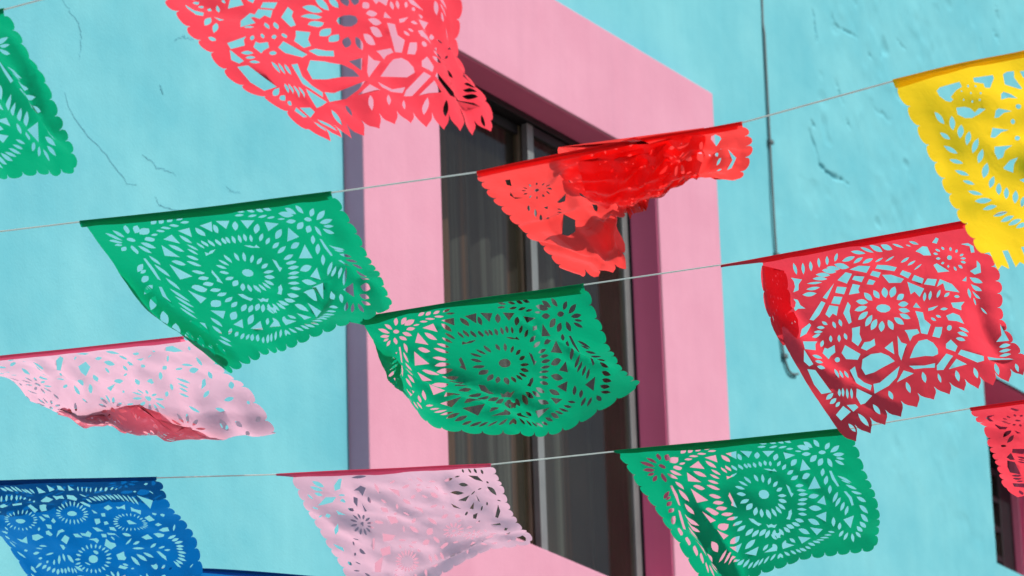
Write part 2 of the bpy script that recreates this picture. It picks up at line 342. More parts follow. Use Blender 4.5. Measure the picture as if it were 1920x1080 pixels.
CUT_RED = ('153,59,149,99,160,137,165,97;196,69,186,104,191,142,201,106;232,68,222,98,228,131,238,100;273,55,263,85,267,118,277,87;314,52,302,80,305,111,317,84;364,46,347,66,343,96,360,76;376,101,409,109,439,88,407,80;424,131,451,129,473,104,445,106;462,148,493,146,518,119,487,121;522,147,544,142,562,124,541,129;566,155,590,151,613,135,589,139;427,51,455,77,490,81,462,55;474,38,497,68,529,83,505,52;519,35,538,73,570,90,552,50;571,49,586,85,616,92,602,56;338,112,364,148,401,151,376,115;300,123,326,149,359,149,333,123;277,136,305,164,340,161,312,133;245,156,275,178,309,175,280,152;228,176,259,195,293,194,263,174;200,197,233,209,267,209,235,196;193,229,222,241,252,234,224,222;171,256,200,272,233,263,204,247;74,393,74,423,93,439,94,409;54,434,55,459,71,473,70,449;435,321,436,361,460,383,458,343;478,320,474,356,493,378,497,342;390,359,410,389,439,388,420,358;370,411,401,428,431,413,401,396;372,468,405,472,427,444,396,441;394,519,426,510,441,472,410,484;414,550,445,542,456,506,427,515;214,421,218,438,233,443,229,426;184,443,197,456,216,454,204,441;260,433,253,453,261,471,268,450;291,431,282,451,289,471,298,451;542,43,549,73,569,89,562,59;571,46,586,81,615,92,600,57;624,56,643,83,669,97,650,70;683,79,691,92,703,96,695,84;704,61,718,85,741,92,727,68;522,148,544,142,564,124,541,130;566,155,591,151,614,135,589,139;631,188,654,186,676,165,652,168;654,218,677,214,698,193,675,198;674,258,697,247,717,225,694,237;526,315,509,346,520,381,537,349;572,329,545,345,542,386,568,370;599,389,578,382,564,409,586,416;606,454,588,429,564,442,582,466;602,509,587,477,560,474,575,507;832,132,828,149,835,158,840,141;869,140,859,155,860,171,870,155;892,159,880,169,878,185,889,175;907,195,895,195,885,210,896,210;905,228,896,220,882,228,891,237;896,258,889,246,875,251,883,263;873,290,871,274,859,272,862,289;843,307,846,289,839,278,836,297;820,265,813,274,814,285,821,276;793,252,800,258,808,248,801,242;783,209,788,222,800,220,795,207;784,169,787,185,799,187,795,171;801,142,803,161,815,167,813,148;890,341,907,375,936,386,919,352;887,381,899,418,926,438,912,400;886,427,897,457,916,479,904,448;870,412,863,444,871,474,878,441;887,466,886,489,894,508,895,485;914,524,923,553,938,577,929,548;685,407,672,429,672,456,685,434;709,411,695,432,693,459,707,438;747,421,731,435,724,459,740,446;783,441,766,445,754,464,771,461;823,466,812,456,798,463,809,473;723,527,737,538,755,532,741,521;674,569,676,589,689,597,686,577;697,559,702,575,715,578,710,562;164,462,179,473,201,471,185,459;145,488,166,491,188,478,167,475;226,498,213,514,215,532,227,516;263,507,249,523,249,543,263,527;289,507,280,526,287,544,296,525;187,511,169,522,163,542,181,531;98,588,112,606,138,606,124,588;96,620,107,635,129,632,117,617;92,647,102,664,123,666,113,648;165,672,154,703,158,732,170,701;185,685,173,712,176,738,187,711;205,692,195,718,200,742,210,716;131,782,114,800,111,821,127,804;147,785,130,806,124,830,142,809;163,795,144,820,137,848,156,823;181,802,162,827,154,856,174,831;47,812,72,813,95,793,70,792;50,838,72,842,93,823,71,821;65,864,83,863,97,847,78,848;137,939,129,984,145,1023,152,978;69,963,63,992,76,1015,82,987;223,925,212,962,223,994,234,957;322,900,306,928,311,957,326,929;413,899,393,931,393,965,412,933;507,884,483,915,480,948,504,917;478,527,455,546,456,582,480,563;503,531,496,568,511,597,520,560;531,526,537,567,562,584,556,543;558,509,569,547,594,558,584,522;771,660,784,688,810,697,797,670;755,689,768,717,795,723,782,696;737,719,749,743,773,748,760,724;929,801,952,822,985,821,962,800;916,828,940,849,972,850,949,829;903,856,926,878,959,879,937,856;564,915,546,945,543,974,561,944;650,921,627,959,627,994,651,956;742,921,724,958,729,992,747,956;853,922,833,962,837,1002,856,963;945,961,931,993,935,1025,949,993',
 '132,150,181,170,163,194,158,227,134,235,145,204,143,173;129,269,147,279,152,311,168,334,138,328,113,347,92,343,126,317,136,292;337,209,381,173,406,194,374,241;413,210,455,231,437,259,400,227;400,164,443,157,493,174,468,212;527,169,568,182,607,212,591,236,512,194;497,207,531,225,515,252,481,230;472,252,498,269,482,289,456,278;398,254,427,274,415,295,416,316,369,310;329,245,369,262,350,300,314,279;319,224,269,309,254,295;304,299,339,313,316,352,282,336;244,312,258,328,214,385,182,406,168,397;272,345,308,362,286,410,273,393,252,410,241,388;354,350,361,376,348,405,340,467,325,471,318,407;528,461,520,475,502,480,483,472,470,456,467,437,476,423,493,419,512,426,526,442;714,134,753,108,773,116,771,182,740,170,730,151;830,64,839,75,820,106,802,94;919,128,951,129,965,152,955,191,940,192,950,149;944,247,950,273,940,324,914,329,900,305,931,290;761,251,777,243,813,308,763,313;852,368,877,338,870,370;626,242,657,277,636,305,608,266;534,240,572,254,618,302,601,320,552,298;666,293,698,331,685,356,648,320;712,337,747,358,730,392,691,363;628,323,686,387,659,424,645,388,626,399;759,359,803,392,827,441,767,427,767,385,737,400;678,506,721,503,693,523,674,524;847,224,842,233,836,237,829,236,826,230,827,220,832,212,838,207,845,208,848,215;162,414,165,426,124,472,83,493,111,449;87,515,160,511,142,528,128,561,79,554;177,549,188,558,224,550,211,586,184,597,166,613,154,577;268,566,315,644,289,664,241,636,236,599;331,497,371,505,355,541,353,577,323,598,306,560,323,526;331,616,360,595,389,606,413,602,403,639,350,643;436,675,487,658,458,733;518,637,519,682,535,703,465,782,474,745;555,618,605,628,606,654,576,663,554,690,559,643;311,675,361,673,408,693,431,728,438,770,373,770,321,772,280,758,282,716;284,826,313,837,441,805,393,854,337,876,259,882;230,698,260,690,243,749,253,794,274,828,253,854,231,812,218,784;203,815,244,884,195,902,173,901,178,853;378,879,442,836,468,875;46,647,77,661,91,786,44,779,38,724;74,555,81,633,60,637,48,608;43,900,98,873,112,916,48,935;115,876,153,890,156,910,123,921;214,629,208,636,200,638,193,636,190,630,191,622,197,615,205,612,212,614,215,620;504,789,553,735,587,700,621,696,639,721,640,766,625,804,599,813,570,801;623,513,651,528,646,579,662,615,633,669,612,656,622,580;676,632,704,638,689,674,674,696,649,683;738,572,772,559,798,578,803,641,775,618,740,604;777,498,840,495,820,519,815,546,781,526;619,484,638,455,648,497;715,718,726,769,703,801,676,765,688,734;661,805,681,829,599,902,571,895,586,868;686,852,718,895,622,906;731,798,817,867,806,898,771,898,707,822;834,873,934,900,952,927,832,899;985,672,989,793,930,766,968,747;477,825,537,852,586,853,571,877,528,866,484,853;741,653,736,662,729,667,723,666,719,659,720,649,725,640,732,635,738,636,742,643')
CUT_BLUE = ('276,55,281,79,295,88,291,64;296,47,303,80,320,97,314,65;325,46,327,78,339,98,337,66;343,49,345,81,358,101,355,69;365,69,368,92,379,105,376,82;379,67,382,98,396,116,392,85;403,64,403,91,412,106,413,79;620,61,608,85,605,108,616,84;639,62,626,87,620,112,633,87;659,68,644,91,635,118,650,94;675,75,661,96,654,120,667,99;700,76,684,96,674,122,689,102;722,78,707,95,698,119,713,102;745,75,730,95,721,121,736,101;256,123,241,148,235,173,250,148;280,121,265,144,261,168,275,144;301,125,287,145,282,168,296,148;320,130,306,153,302,176,316,153;338,136,325,152,318,173,331,157;353,149,342,157,333,173,345,166;371,158,362,165,356,179,365,172;387,168,376,175,370,192,380,185;607,185,610,207,621,218,618,196;626,170,631,198,644,214,639,186;647,167,650,198,663,217,660,185;668,165,667,196,677,215,677,184;241,581,256,589,279,582,265,572;208,612,223,617,245,610,231,603;143,700,167,692,203,659,182,663;165,722,175,724,198,702,189,699;231,670,257,662,285,642,263,646;205,736,219,727,228,709,215,717;267,692,249,717,244,738,262,713;309,651,286,689,277,724,301,686;334,632,320,666,321,692,334,658;353,638,348,675,363,692,367,655;161,762,122,791,81,835,121,806;193,756,157,784,121,827,160,799;216,757,180,788,149,830,188,797;238,763,209,787,186,823,217,796;252,765,227,796,219,822,246,791;273,755,257,783,257,801,274,774;293,751,277,779,275,800,292,772;315,735,300,765,299,787,314,758;331,740,317,770,312,795,328,766;342,743,332,770,332,792,342,764;356,719,355,754,371,769,373,734;310,346,318,352,331,345,323,340;301,364,306,374,318,372,312,362;287,382,289,395,299,397,297,384;270,397,268,414,275,420,277,404;250,410,244,428,247,439,253,420;230,418,219,438,217,453,228,434;210,422,196,441,187,462,202,442;193,421,176,438,162,463,179,444;181,413,164,426,144,452,163,437;175,398,160,406,139,429,156,419;177,379,164,380,144,397,158,395;184,358,175,353,158,362,168,367;197,337,191,327,177,330,183,340;213,318,211,304,201,302,203,316;231,302,233,286,226,279,225,296;250,291,255,274,253,264,247,281;269,285,277,269,278,255,270,272;285,285,295,271,300,255,290,269;299,289,310,279,318,262,307,273;309,299,320,292,331,276,320,283;314,312,325,309,338,296,327,299;315,328,325,329,338,319,328,318;550,302,560,310,574,306,564,298;543,316,549,329,561,331,555,318;532,328,534,346,543,354,541,336;519,338,517,359,522,372,524,352;504,344,497,367,499,385,505,363;489,347,479,370,476,392,486,369;474,346,462,367,455,391,467,369;462,341,448,359,437,382,452,364;454,333,439,345,426,366,440,353;449,321,434,328,420,345,434,338;448,307,435,307,420,319,433,319;451,293,442,286,428,292,437,298;459,278,453,266,441,264,447,277;470,265,468,248,459,240,461,257;484,254,486,234,481,220,478,241;499,247,505,225,504,207,498,229;514,245,524,222,527,201,517,223;528,246,541,226,548,204,535,224;539,252,554,236,565,214,550,230;548,261,563,250,576,231,561,242;553,274,567,269,581,254,567,258;554,288,566,289,581,279,568,278;521,667,532,674,548,667,537,660;511,689,518,700,532,699,525,688;496,708,499,724,511,729,507,713;478,724,477,743,485,753,486,734;459,736,453,756,457,770,463,750;441,742,431,762,430,780,440,760;424,742,411,760,405,781,418,762;410,736,395,752,385,773,400,757;401,725,385,736,371,756,387,745;396,709,381,714,365,732,380,726;397,689,384,689,367,702,381,702;403,667,393,660,377,668,388,674;414,645,407,632,394,633,400,646;428,624,426,607,416,601,418,619;445,607,447,586,440,575,438,596;464,595,470,573,467,557,461,579;482,589,492,567,493,547,483,569;499,589,512,570,518,548,504,568;513,596,527,581,537,559,522,574;522,608,538,598,551,578,535,588;527,625,542,620,558,603,543,608;527,646,540,646,557,634,543,633;724,76,710,92,700,116,715,100;749,78,732,95,720,121,737,105;777,77,762,89,749,112,764,101;789,94,781,98,772,112,781,108;854,129,860,136,872,126,865,120;929,55,937,62,948,51,941,43;682,165,684,194,695,211,693,182;707,158,706,192,717,215,717,180;722,160,724,193,735,216,733,182;744,158,744,192,754,214,754,181;763,156,763,198,774,229,773,187;785,166,786,203,797,229,796,192;810,165,811,209,823,242,822,199;833,171,833,213,846,242,845,200;585,705,591,722,609,718,602,701;608,489,610,507,619,516,617,498;668,473,682,494,705,497,691,476;702,512,680,524,660,548,682,535;733,541,716,536,696,549,713,553;680,583,705,598,737,596,712,579;808,578,786,579,767,599,789,597;844,613,825,607,806,617,825,622;863,651,847,639,828,642,844,654;648,647,652,686,672,709,668,670;679,635,690,671,714,690,704,654;715,631,727,664,751,683,739,649;930,563,907,552,882,565,905,577;933,600,915,585,893,593,912,608;943,639,924,618,900,617,919,637;937,674,922,650,900,641,915,665;927,693,915,670,895,659,907,682;935,729,918,701,893,684,910,713;922,748,909,722,889,704,900,731;920,774,904,745,880,724,894,754;897,783,886,755,864,735,875,763;801,415,813,423,828,422,817,413;794,426,803,437,818,440,808,428;783,435,790,448,802,453,795,440;770,441,773,455,782,463,779,448;754,445,754,459,760,468,760,454;738,446,734,459,736,469,740,456;722,444,715,455,713,467,720,456;707,439,698,447,692,460,702,452;694,432,684,437,675,450,685,444;685,423,673,425,662,436,673,433;679,412,667,411,654,419,666,420;677,400,666,396,652,401,663,405;679,388,669,381,655,383,666,390;686,377,677,367,665,366,673,376;695,367,690,355,679,351,684,363;708,360,706,345,697,339,700,353;723,355,724,340,719,331,717,346;739,353,744,339,742,328,737,342;756,355,763,343,765,329,757,341;771,359,781,350,788,336,777,345;785,367,797,362,807,348,795,354;795,377,808,375,822,364,808,366;801,389,815,391,831,383,817,381;803,402,817,407,833,403,820,397',
 '439,52,450,70,460,104,429,107;489,41,500,65,507,86,477,103;531,49,545,54,546,102,522,88;581,48,586,70,593,93,563,104;211,213,238,194,248,216,209,240,201,234;274,199,313,203,307,221,270,217;327,235,343,224,363,261,342,282;412,169,448,140,466,171,436,195,414,182;475,139,492,147,517,143,514,174,494,166,478,177;536,143,565,150,571,177,558,198,527,177;385,223,406,215,414,224,404,245,400,267,375,273,375,249;569,209,585,207,606,237,600,252,580,231;348,312,359,312,364,347,348,361;368,296,390,305,387,335,374,322;382,362,399,340,401,367,387,384;350,386,371,394,361,428,346,422;326,450,343,440,350,471,336,485,319,475;360,489,385,440,408,427,413,444,390,453;375,507,404,472,416,494,389,538;354,548,373,547,370,573,350,600;248,486,282,475,296,501,246,536,231,529;131,557,159,561,206,512,178,584,141,583;440,469,461,468,473,497,442,496;476,459,500,461,521,436,530,458,511,490,476,481;496,509,539,497,544,516,525,543,520,517;583,349,605,353,599,381,577,390,578,369;624,317,643,316,635,345,619,342;599,271,608,290,612,311,598,305;552,408,574,411,592,441,563,441;573,462,594,469,588,493,569,491;275,348,264,363,248,373,232,375,223,367,225,352,236,337,253,327,268,326,276,334;523,298,514,310,500,317,486,316,478,307,479,294,488,282,502,275,516,276,524,285;483,667,473,683,458,693,444,693,437,683,439,667,449,651,464,641,478,641,485,651;862,161,933,212,903,271,887,232;657,266,684,251,694,277,665,295,659,280;715,265,731,272,764,254,749,298,735,282,715,288;789,271,805,288,841,289,819,337,797,315,776,311;830,363,867,345,881,390,848,391;868,422,889,417,901,440,879,441;869,471,897,464,920,475,916,507,884,494;821,506,853,500,880,522,866,541,835,543;749,519,787,507,802,542,766,540;615,379,630,377,633,395,612,399;628,416,648,421,650,451,624,436;553,561,581,504,592,534,612,539,608,563,568,600;579,640,626,613,617,645,621,660,606,676,576,676;548,744,567,720,601,735,574,758;601,458,634,467,649,501,635,479,602,475;721,388,737,383,766,413,725,414;783,642,799,647,817,691,811,723,793,691;846,737,868,757,879,794,860,780')
CUT_YELLOW = ('239,106,233,113,234,121,240,114;261,117,257,124,259,131,264,124;266,159,260,163,260,171,266,167;251,189,245,192,245,199,251,196;224,184,219,189,220,196,225,191;199,165,195,170,195,176,200,171;204,125,203,131,208,132,208,126;234,145,229,150,230,156,235,151;82,184,80,221,95,248,98,211;68,279,72,309,89,326,85,296;132,223,112,254,112,290,132,259;148,276,124,302,121,339,145,312;59,344,69,380,91,403,82,366;56,416,69,447,94,462,80,431;56,483,69,518,94,535,81,500;65,553,78,580,99,591,87,564;67,615,82,647,109,659,93,628;71,684,95,711,129,707,105,680;85,740,111,751,140,740,114,729;113,785,142,793,172,780,143,772;163,320,139,344,132,382,156,357;180,367,152,388,140,427,167,405;179,424,154,446,145,483,170,461;176,493,148,521,140,567,168,538;179,568,154,591,146,629,170,606;186,611,165,642,164,682,184,651;205,646,185,676,183,714,203,684;232,677,211,705,210,744,231,716;253,717,234,738,230,771,249,750;133,822,161,829,189,810,161,803;155,851,185,856,213,836,184,831;180,876,209,879,235,859,207,855;209,897,237,897,261,875,233,874',
 '124,97,140,85,217,82,215,109,190,117,160,141,164,155,152,162,138,152,124,123;271,79,345,84,342,101,306,149,289,141,294,119,265,102;384,87,404,77,431,78,419,111,426,170,417,173,369,140;161,194,189,201,205,215,213,241,233,228,253,241,227,253,195,261,172,252,154,225;334,186,349,176,370,194,384,223,353,211,323,214;285,260,298,254,340,281,310,280,283,295,269,292;246,335,300,362,270,365,237,388,223,380;452,84,486,87,466,151,452,114;379,270,375,277,368,279,363,277,360,271,360,263,365,256,371,254,377,256,380,262;335,331,331,337,326,340,321,338,319,332,320,325,323,320,329,317,333,319,335,324;323,423,319,430,313,433,307,431,304,424,305,415,309,408,315,406,321,408,324,415;222,431,284,451,252,464,234,494,215,495,213,459;223,542,254,520,283,524,262,545,247,584,223,551;259,632,277,629,292,643,272,649')
CUT_PINKB = ('86,66,100,109,132,120,118,77;63,106,84,139,117,148,96,115;72,155,84,180,106,183,95,158;112,417,77,465,61,523,96,474;47,755,42,782,57,790,62,763;323,218,311,256,317,285,329,248;287,49,324,57,364,43,328,35;786,22,775,54,780,80,791,48;810,28,803,56,808,77,815,48;841,36,832,65,835,89,844,60;873,35,868,69,875,93,880,59;903,36,896,72,904,98,910,61;935,56,928,91,935,115,942,81;925,263,928,339,955,389,951,313;781,191,800,217,827,218,808,192;725,235,752,266,791,268,762,236;932,791,923,827,930,851,939,814;483,642,507,652,526,618,502,608;494,755,487,792,496,828,502,789;524,755,519,791,528,825,533,788;555,752,549,792,558,832,564,791;683,17,673,41,673,64,683,40;717,17,708,43,709,66,719,40;751,21,742,48,745,72,754,44;655,18,645,40,644,62,655,40;548,8,562,28,584,28,570,7;598,27,616,36,640,24,621,14;385,105,371,164,375,215,388,156;475,273,482,308,505,315,498,280;621,240,627,279,650,289,643,250;557,439,565,487,590,514,582,465;453,488,462,528,488,543,478,502;623,463,645,466,664,440,642,437;397,793,413,807,432,805,416,791;392,807,403,829,421,839,410,816;384,818,389,846,403,864,398,836;374,825,372,854,381,879,382,850;363,827,355,855,356,883,365,855;353,824,338,847,333,875,347,853;344,817,326,833,314,858,333,843;339,806,319,813,302,833,322,826;337,792,318,790,298,803,317,805;338,778,323,767,303,771,319,782;344,765,333,745,315,740,326,759;352,753,347,728,334,713,338,738;362,746,364,717,356,695,354,723;372,743,381,714,380,687,371,715;382,745,396,721,401,691,388,716;391,753,408,735,419,708,402,725;396,764,415,756,431,735,412,742;398,778,417,781,435,769,417,765',
 '182,114,220,59,239,54,202,149,173,158;58,257,115,200,164,213,133,254,88,261;128,329,163,378,129,361;24,593,62,634,60,666,31,632;271,153,312,123,330,150,300,208,294,161;251,216,271,225,242,313,237,267;275,279,281,350,268,355;850,121,900,131,918,197,875,169;743,327,775,314,810,310,778,355;843,327,849,418,840,398;699,345,740,411,706,384;784,427,817,394,801,448;789,498,817,494,796,555,781,540;903,596,945,482,945,550,917,613;861,643,916,658,916,677;433,167,476,198,467,256,447,221;355,322,387,324,382,369,355,361;362,405,405,409,406,459,367,468;510,339,549,362,547,401;306,529,368,547,343,582,295,590;249,557,260,558,227,652,219,651;258,652,315,633,298,707,252,713;193,769,254,716,192,867,160,863')
CUT_PINKA = ('426,317,404,386,414,420,434,354;495,302,471,369,477,409,500,345;354,456,348,506,366,521,370,476;441,419,420,472,420,510,440,463;507,75,528,94,565,72,544,54;637,65,643,117,675,115,670,64;545,174,555,188,576,172,566,158;569,206,581,235,606,231,594,203;714,235,699,266,706,283,720,253;798,277,782,279,768,311,784,309;650,352,637,392,648,409,661,370;865,263,882,279,909,273,892,257;872,320,884,342,912,317,900,294;799,376,817,405,844,412,827,382;790,420,805,441,826,446,812,424;785,452,797,468,815,470,804,453;773,487,789,501,810,500,795,486;943,334,926,373,930,399,946,361;981,445,958,478,956,512,977,482;889,478,869,488,855,517,875,508;906,558,921,567,941,556,926,547;300,134,300,188,314,216,313,164;288,179,285,237,297,269,298,214;203,259,193,328,202,361,211,293;637,236,631,268,640,282,645,251;565,469,560,485,566,488,571,472;975,577,971,587,978,591,982,580;862,588,863,611,879,619,878,596;974,647,967,663,978,666,985,649;913,741,926,734,934,702,921,706',
 '400,130,433,92,437,115,377,238,356,247;465,204,505,180,506,230,463,305,460,254;885,79,913,77,925,145,872,177,847,153;718,171,751,170,725,200;894,397,909,388,894,436,867,462;502,461,554,406,510,489')
CUT_CRUMP = ('99,372,86,397,84,424,97,398;111,419,97,448,95,477,109,449;120,463,107,488,106,515,120,490;139,503,127,521,130,541,141,523;201,449,205,464,214,468,210,453;192,480,199,495,209,498,203,483;181,506,185,518,193,519,189,507;887,234,887,255,895,265,895,245;907,277,898,285,898,307,906,298;876,320,869,333,872,358,879,343;904,344,914,350,920,337,911,331;963,509,1039,601,945,446,938,456;844,101,834,117,837,148,847,132;866,202,867,220,874,225,872,207;312,248,312,275,323,283,323,256;328,370,326,409,341,431,342,391;358,488,358,528,375,543,375,503;460,315,470,342,489,344,479,316;533,234,550,243,564,225,547,216;597,182,608,214,625,224,614,192;652,274,666,279,676,262,662,258;450,212,465,212,476,190,462,189;480,423,502,423,517,392,496,390;549,327,546,355,559,371,561,343;207,288,214,301,226,301,219,288;194,311,196,327,205,333,203,317;173,322,170,339,175,348,178,332;152,321,145,332,143,345,151,334;136,305,127,308,119,323,128,320;130,280,121,276,110,286,119,290;135,250,128,239,116,242,123,253;148,224,145,208,136,204,139,220;167,210,169,193,164,183,162,201;188,213,194,202,194,188,188,198;204,231,212,230,219,216,210,217;211,259,220,265,230,258,222,252',
 '84,125,103,125,98,179,82,164;76,239,71,291,98,313,71,307,64,266;217,390,271,351,252,399,224,403;148,414,172,405,161,430;202,544,242,602,208,680,175,680,154,655;248,680,243,680,208,680;217,680,246,680,300,680,196,680;927,231,948,256,960,272,954,331,939,354,948,288;646,130,663,181,655,205;179,271,174,280,168,284,163,282,162,274,164,263,168,253,174,249,179,252,180,260')
# sheet control points in tenths of a millimetre, rows from the string downwards
NETS = {
 'green_mid': (4, 5, '48253,39561,41023,48384,38467,40893,48513,37390,40773,48640,36329,40672,48766,35283,40572,49343,39879,40800,49424,38765,40535,49518,37611,40401,49604,36510,40293,49653,35440,40145,50528,39843,40276,50503,38796,40038,50494,37758,39978,50579,36726,39936,50552,35784,39930,51755,39591,39635,51548,38784,39609,51433,38006,39604,51499,37127,39728,51512,36183,39810'),
 'green_centre': (4, 5, '56871,40646,42263,57073,39636,42244,57273,38635,42225,57471,37645,42178,57665,36673,42143,57801,40885,41968,57758,40088,41838,58245,38826,41713,58424,37825,41692,58513,36867,41541,58638,41286,41932,58590,40523,41409,59165,39125,41225,59369,38100,41202,59435,37181,41313,59456,41735,41992,59532,40938,41155,59953,39694,40860,60136,38678,40771,60436,37398,41340'),
 'green_low': (4, 5, '61253,38421,40602,61585,37471,40580,61916,36527,40557,62244,35588,40544,62580,34630,40528,62261,38556,40182,62415,37663,40080,62765,36623,40132,63098,35713,40100,63439,34851,39985,63227,38585,39658,63190,37730,39376,63528,36697,39488,63933,35866,39609,64341,35143,39608,64132,38511,38747,63936,37813,38756,64239,37046,38993,64685,36335,39169,65157,35673,39305'),
 'green_left': (4, 5, '42500,40577,41893,42500,39416,41787,42500,38278,41684,42500,37211,41580,42500,36182,41483,43454,40940,41599,43505,39815,41539,43556,38662,41458,43558,37556,41321,43481,36509,41066,44418,41298,41306,44549,40132,41212,44607,38975,41159,44624,37851,40950,44493,36811,40768,45409,41667,41005,45567,40514,40931,45617,39387,40868,45587,38312,40648,45426,37286,40364'),
 'red_right': (4, 5, '58264,33681,42043,58437,32817,42049,58610,31951,42054,58776,31119,42055,58945,30277,42061,59047,34038,41450,59288,33128,41443,59492,32218,41516,59721,31292,41591,59975,30340,41528,59863,33976,40561,60138,33174,40686,60329,32419,40935,60648,31506,40998,60841,30731,41010,60667,33748,39688,60971,33029,40008,61272,32247,40331,61590,31554,40429,61846,30832,40613'),
 'red_top': (4, 5, '42500,33836,41351,42500,32646,41257,42500,31464,41144,42500,30308,41034,42500,29177,40912,43825,34173,41258,43766,32950,41090,43866,31630,40793,43689,30536,40573,43525,29432,40237,45204,34414,40971,45048,33244,40798,45081,31973,40540,44894,30883,40252,44501,30006,39758,46697,34156,40455,46379,33235,40316,46193,32291,40139,46006,31311,39737,45685,30320,39366'),
 'red_corner': (4, 5, '63262,32679,40641,63578,31777,40667,63892,30881,40694,64204,29988,40729,64506,29125,40768,64146,32857,40483,64465,31963,40439,64803,31042,40327,65083,30117,40340,65328,29227,40303,64989,33125,40259,65313,32206,40079,65663,31248,39888,65923,30301,39847,66142,29412,39902,65821,33433,40060,66091,32530,39601,66446,31517,39287,66688,30575,39342,66884,29717,39402'),
 'yellow': (4, 5, '49815,26545,40329,49930,25587,40346,50042,24652,40318,50156,23704,40331,50268,22766,40367,50536,26462,39573,50680,25522,39651,50821,24585,39726,50943,23672,39798,51067,22734,39860,51303,26511,39000,51448,25572,39030,51580,24660,39170,51726,23754,39258,51850,22844,39374,52101,26555,38424,52179,25695,38419,52302,24801,38528,52450,23929,38632,52561,23083,38807'),
 'blue': (4, 5, '57139,50176,41478,57488,49176,41375,57836,48184,41283,58181,47198,41182,58520,46228,41083,58419,50402,41221,58668,49489,41023,59031,48496,40908,59338,47528,40883,59462,46639,40828,59659,50637,41133,59854,49791,40674,60179,48816,40505,60444,47863,40426,60475,46929,40594,60848,50804,40556,61004,49984,40175,61288,49090,39965,61505,48153,39882,61288,47312,39866'),
 'navy': (4, 5, '62500,49178,40987,62500,47813,40671,62500,46475,40321,62500,45164,39958,62500,43879,39592,63604,49543,40647,63627,48185,40334,63639,46845,40002,63641,45524,39643,63631,44221,39256,64703,49893,40236,64742,48537,39933,64763,47194,39609,64769,45866,39256,64757,44552,38872,65803,50234,39808,65852,48875,39513,65881,47528,39196,65896,46196,38850,65890,44875,38522'),
 'pink_low': (4, 5, '59330,43915,40867,59633,43049,40809,59934,42189,40741,60234,41333,40684,60519,40518,40622,60121,44050,40384,60414,43227,40355,60740,42378,40308,61053,41554,40361,61319,40837,40423,60898,44169,39886,61200,43382,39848,61522,42601,39866,61833,41845,40032,62137,41154,40190,61656,44268,39351,61972,43567,39336,62292,42923,39529,62629,42170,39893,63023,41352,40000'),
 'pink_left': (5, 5, '55344,48278,42799,55571,47147,42731,55794,46028,42643,56016,44922,42566,56234,43828,42490,56118,48520,42945,56433,47331,42743,56660,46205,42578,56926,45067,42461,57189,43940,42374,56921,48718,43097,57276,47549,42701,57483,46456,42442,57787,45279,42162,58124,44026,42169,57774,48824,43250,58067,47835,42514,58297,46692,42044,58628,45411,41702,59004,44041,41561,58553,49107,43572,58687,48102,43046,58885,46897,42699,59151,45717,42368,59347,44607,42144'),
 'red_crumpled': (6, 7, '49049,32929,40376,49133,32224,40369,49217,31526,40355,49300,30834,40332,49382,30150,40302,49463,29473,40248,49544,28802,40218,49696,33179,40359,49753,32478,40306,49782,31793,40305,49841,31128,40193,49896,30446,40198,49960,29761,40164,50088,29027,40095,50386,33326,40282,50400,32638,40222,50373,32002,40218,50391,31399,40070,50409,30760,40078,50445,30084,40104,50470,29440,39865,51085,33426,40191,51014,32818,40126,50961,32207,40124,50928,31703,40012,50843,31188,40103,50833,30493,40311,50675,29963,40033,51760,33502,40131,51646,32912,40010,51543,32312,40023,51178,32075,40452,51071,31537,40614,51125,30787,40772,50863,30323,40483,52408,33573,40065,52289,32961,39923,52097,32433,39921,51364,32452,40945,51413,31778,41124,51498,31084,41157,51140,30652,40925'),
}
# strings: points in tenths of a millimetre
STRINGS = {
 'S1': '42500,42229,41995,42500,17986,40764',
 'S2': '47589,45088,41717,48083,40975,41168,50559,20341,40519',
 'S3': '54660,51698,43142,59775,26124,42307',
 'S4': '56142,53023,41797,65262,26965,40898',
 'S5': '62500,53961,41204,62500,28136,35049',
}
CRACKS = {'a': [[6.588, 5.527], [6.618, 5.507], [6.644, 5.484], [6.648, 5.445], [6.641, 5.412]], 'b': [[6.596, 5.318], [6.614, 5.288], [6.645, 5.262], [6.677, 5.245], [6.71, 5.233], [6.742, 5.219], [6.772, 5.201], [6.793, 5.19], [6.804, 5.182], [6.836, 5.191]], 'c': [[6.854, 5.263], [6.885, 5.259], [6.908, 5.251], [6.934, 5.256], [6.97, 5.254]], 'd': [[6.897, 5.181], [6.912, 5.169], [6.944, 5.169], [6.994, 5.183]], 'e': [[6.962, 5.566], [6.991, 5.585], [7.029, 5.594]], 'f': [[9.79, 6.651], [9.794, 6.608], [9.798, 6.564]], 'g': [[9.742, 6.313], [9.758, 6.301]], 'h': [[9.733, 6.277], [9.746, 6.247], [9.769, 6.217], [9.78, 6.196], [9.81, 6.184], [9.862, 6.184], [9.925, 6.185]], 'i': [[9.909, 6.655], [9.935, 6.648], [9.979, 6.652], [10.027, 6.661]], 'j': [[10.086, 6.63], [10.103, 6.62]], 'k': [[9.898, 6.477], [9.909, 6.449], [9.924, 6.43]], 'l': [[9.948, 6.382], [9.958, 6.366]], 'm': [[10.265, 6.737], [10.285, 6.731], [10.309, 6.725]], 'n': [[10.105, 6.467], [10.14, 6.465], [10.188, 6.461]], 'o': [[10.903, 7.08], [10.911, 7.049], [10.913, 7.015]], 'p': [[10.881, 6.977], [10.898, 6.958]], 'q': [[7.144, 5.285], [7.163, 5.281], [7.192, 5.285]], 'r': [[6.913, 5.445], [6.924, 5.426]], 's': [[10.356, 6.544], [10.399, 6.517], [10.443, 6.499]], 't': [[9.895, 6.684], [9.896, 6.666]]}
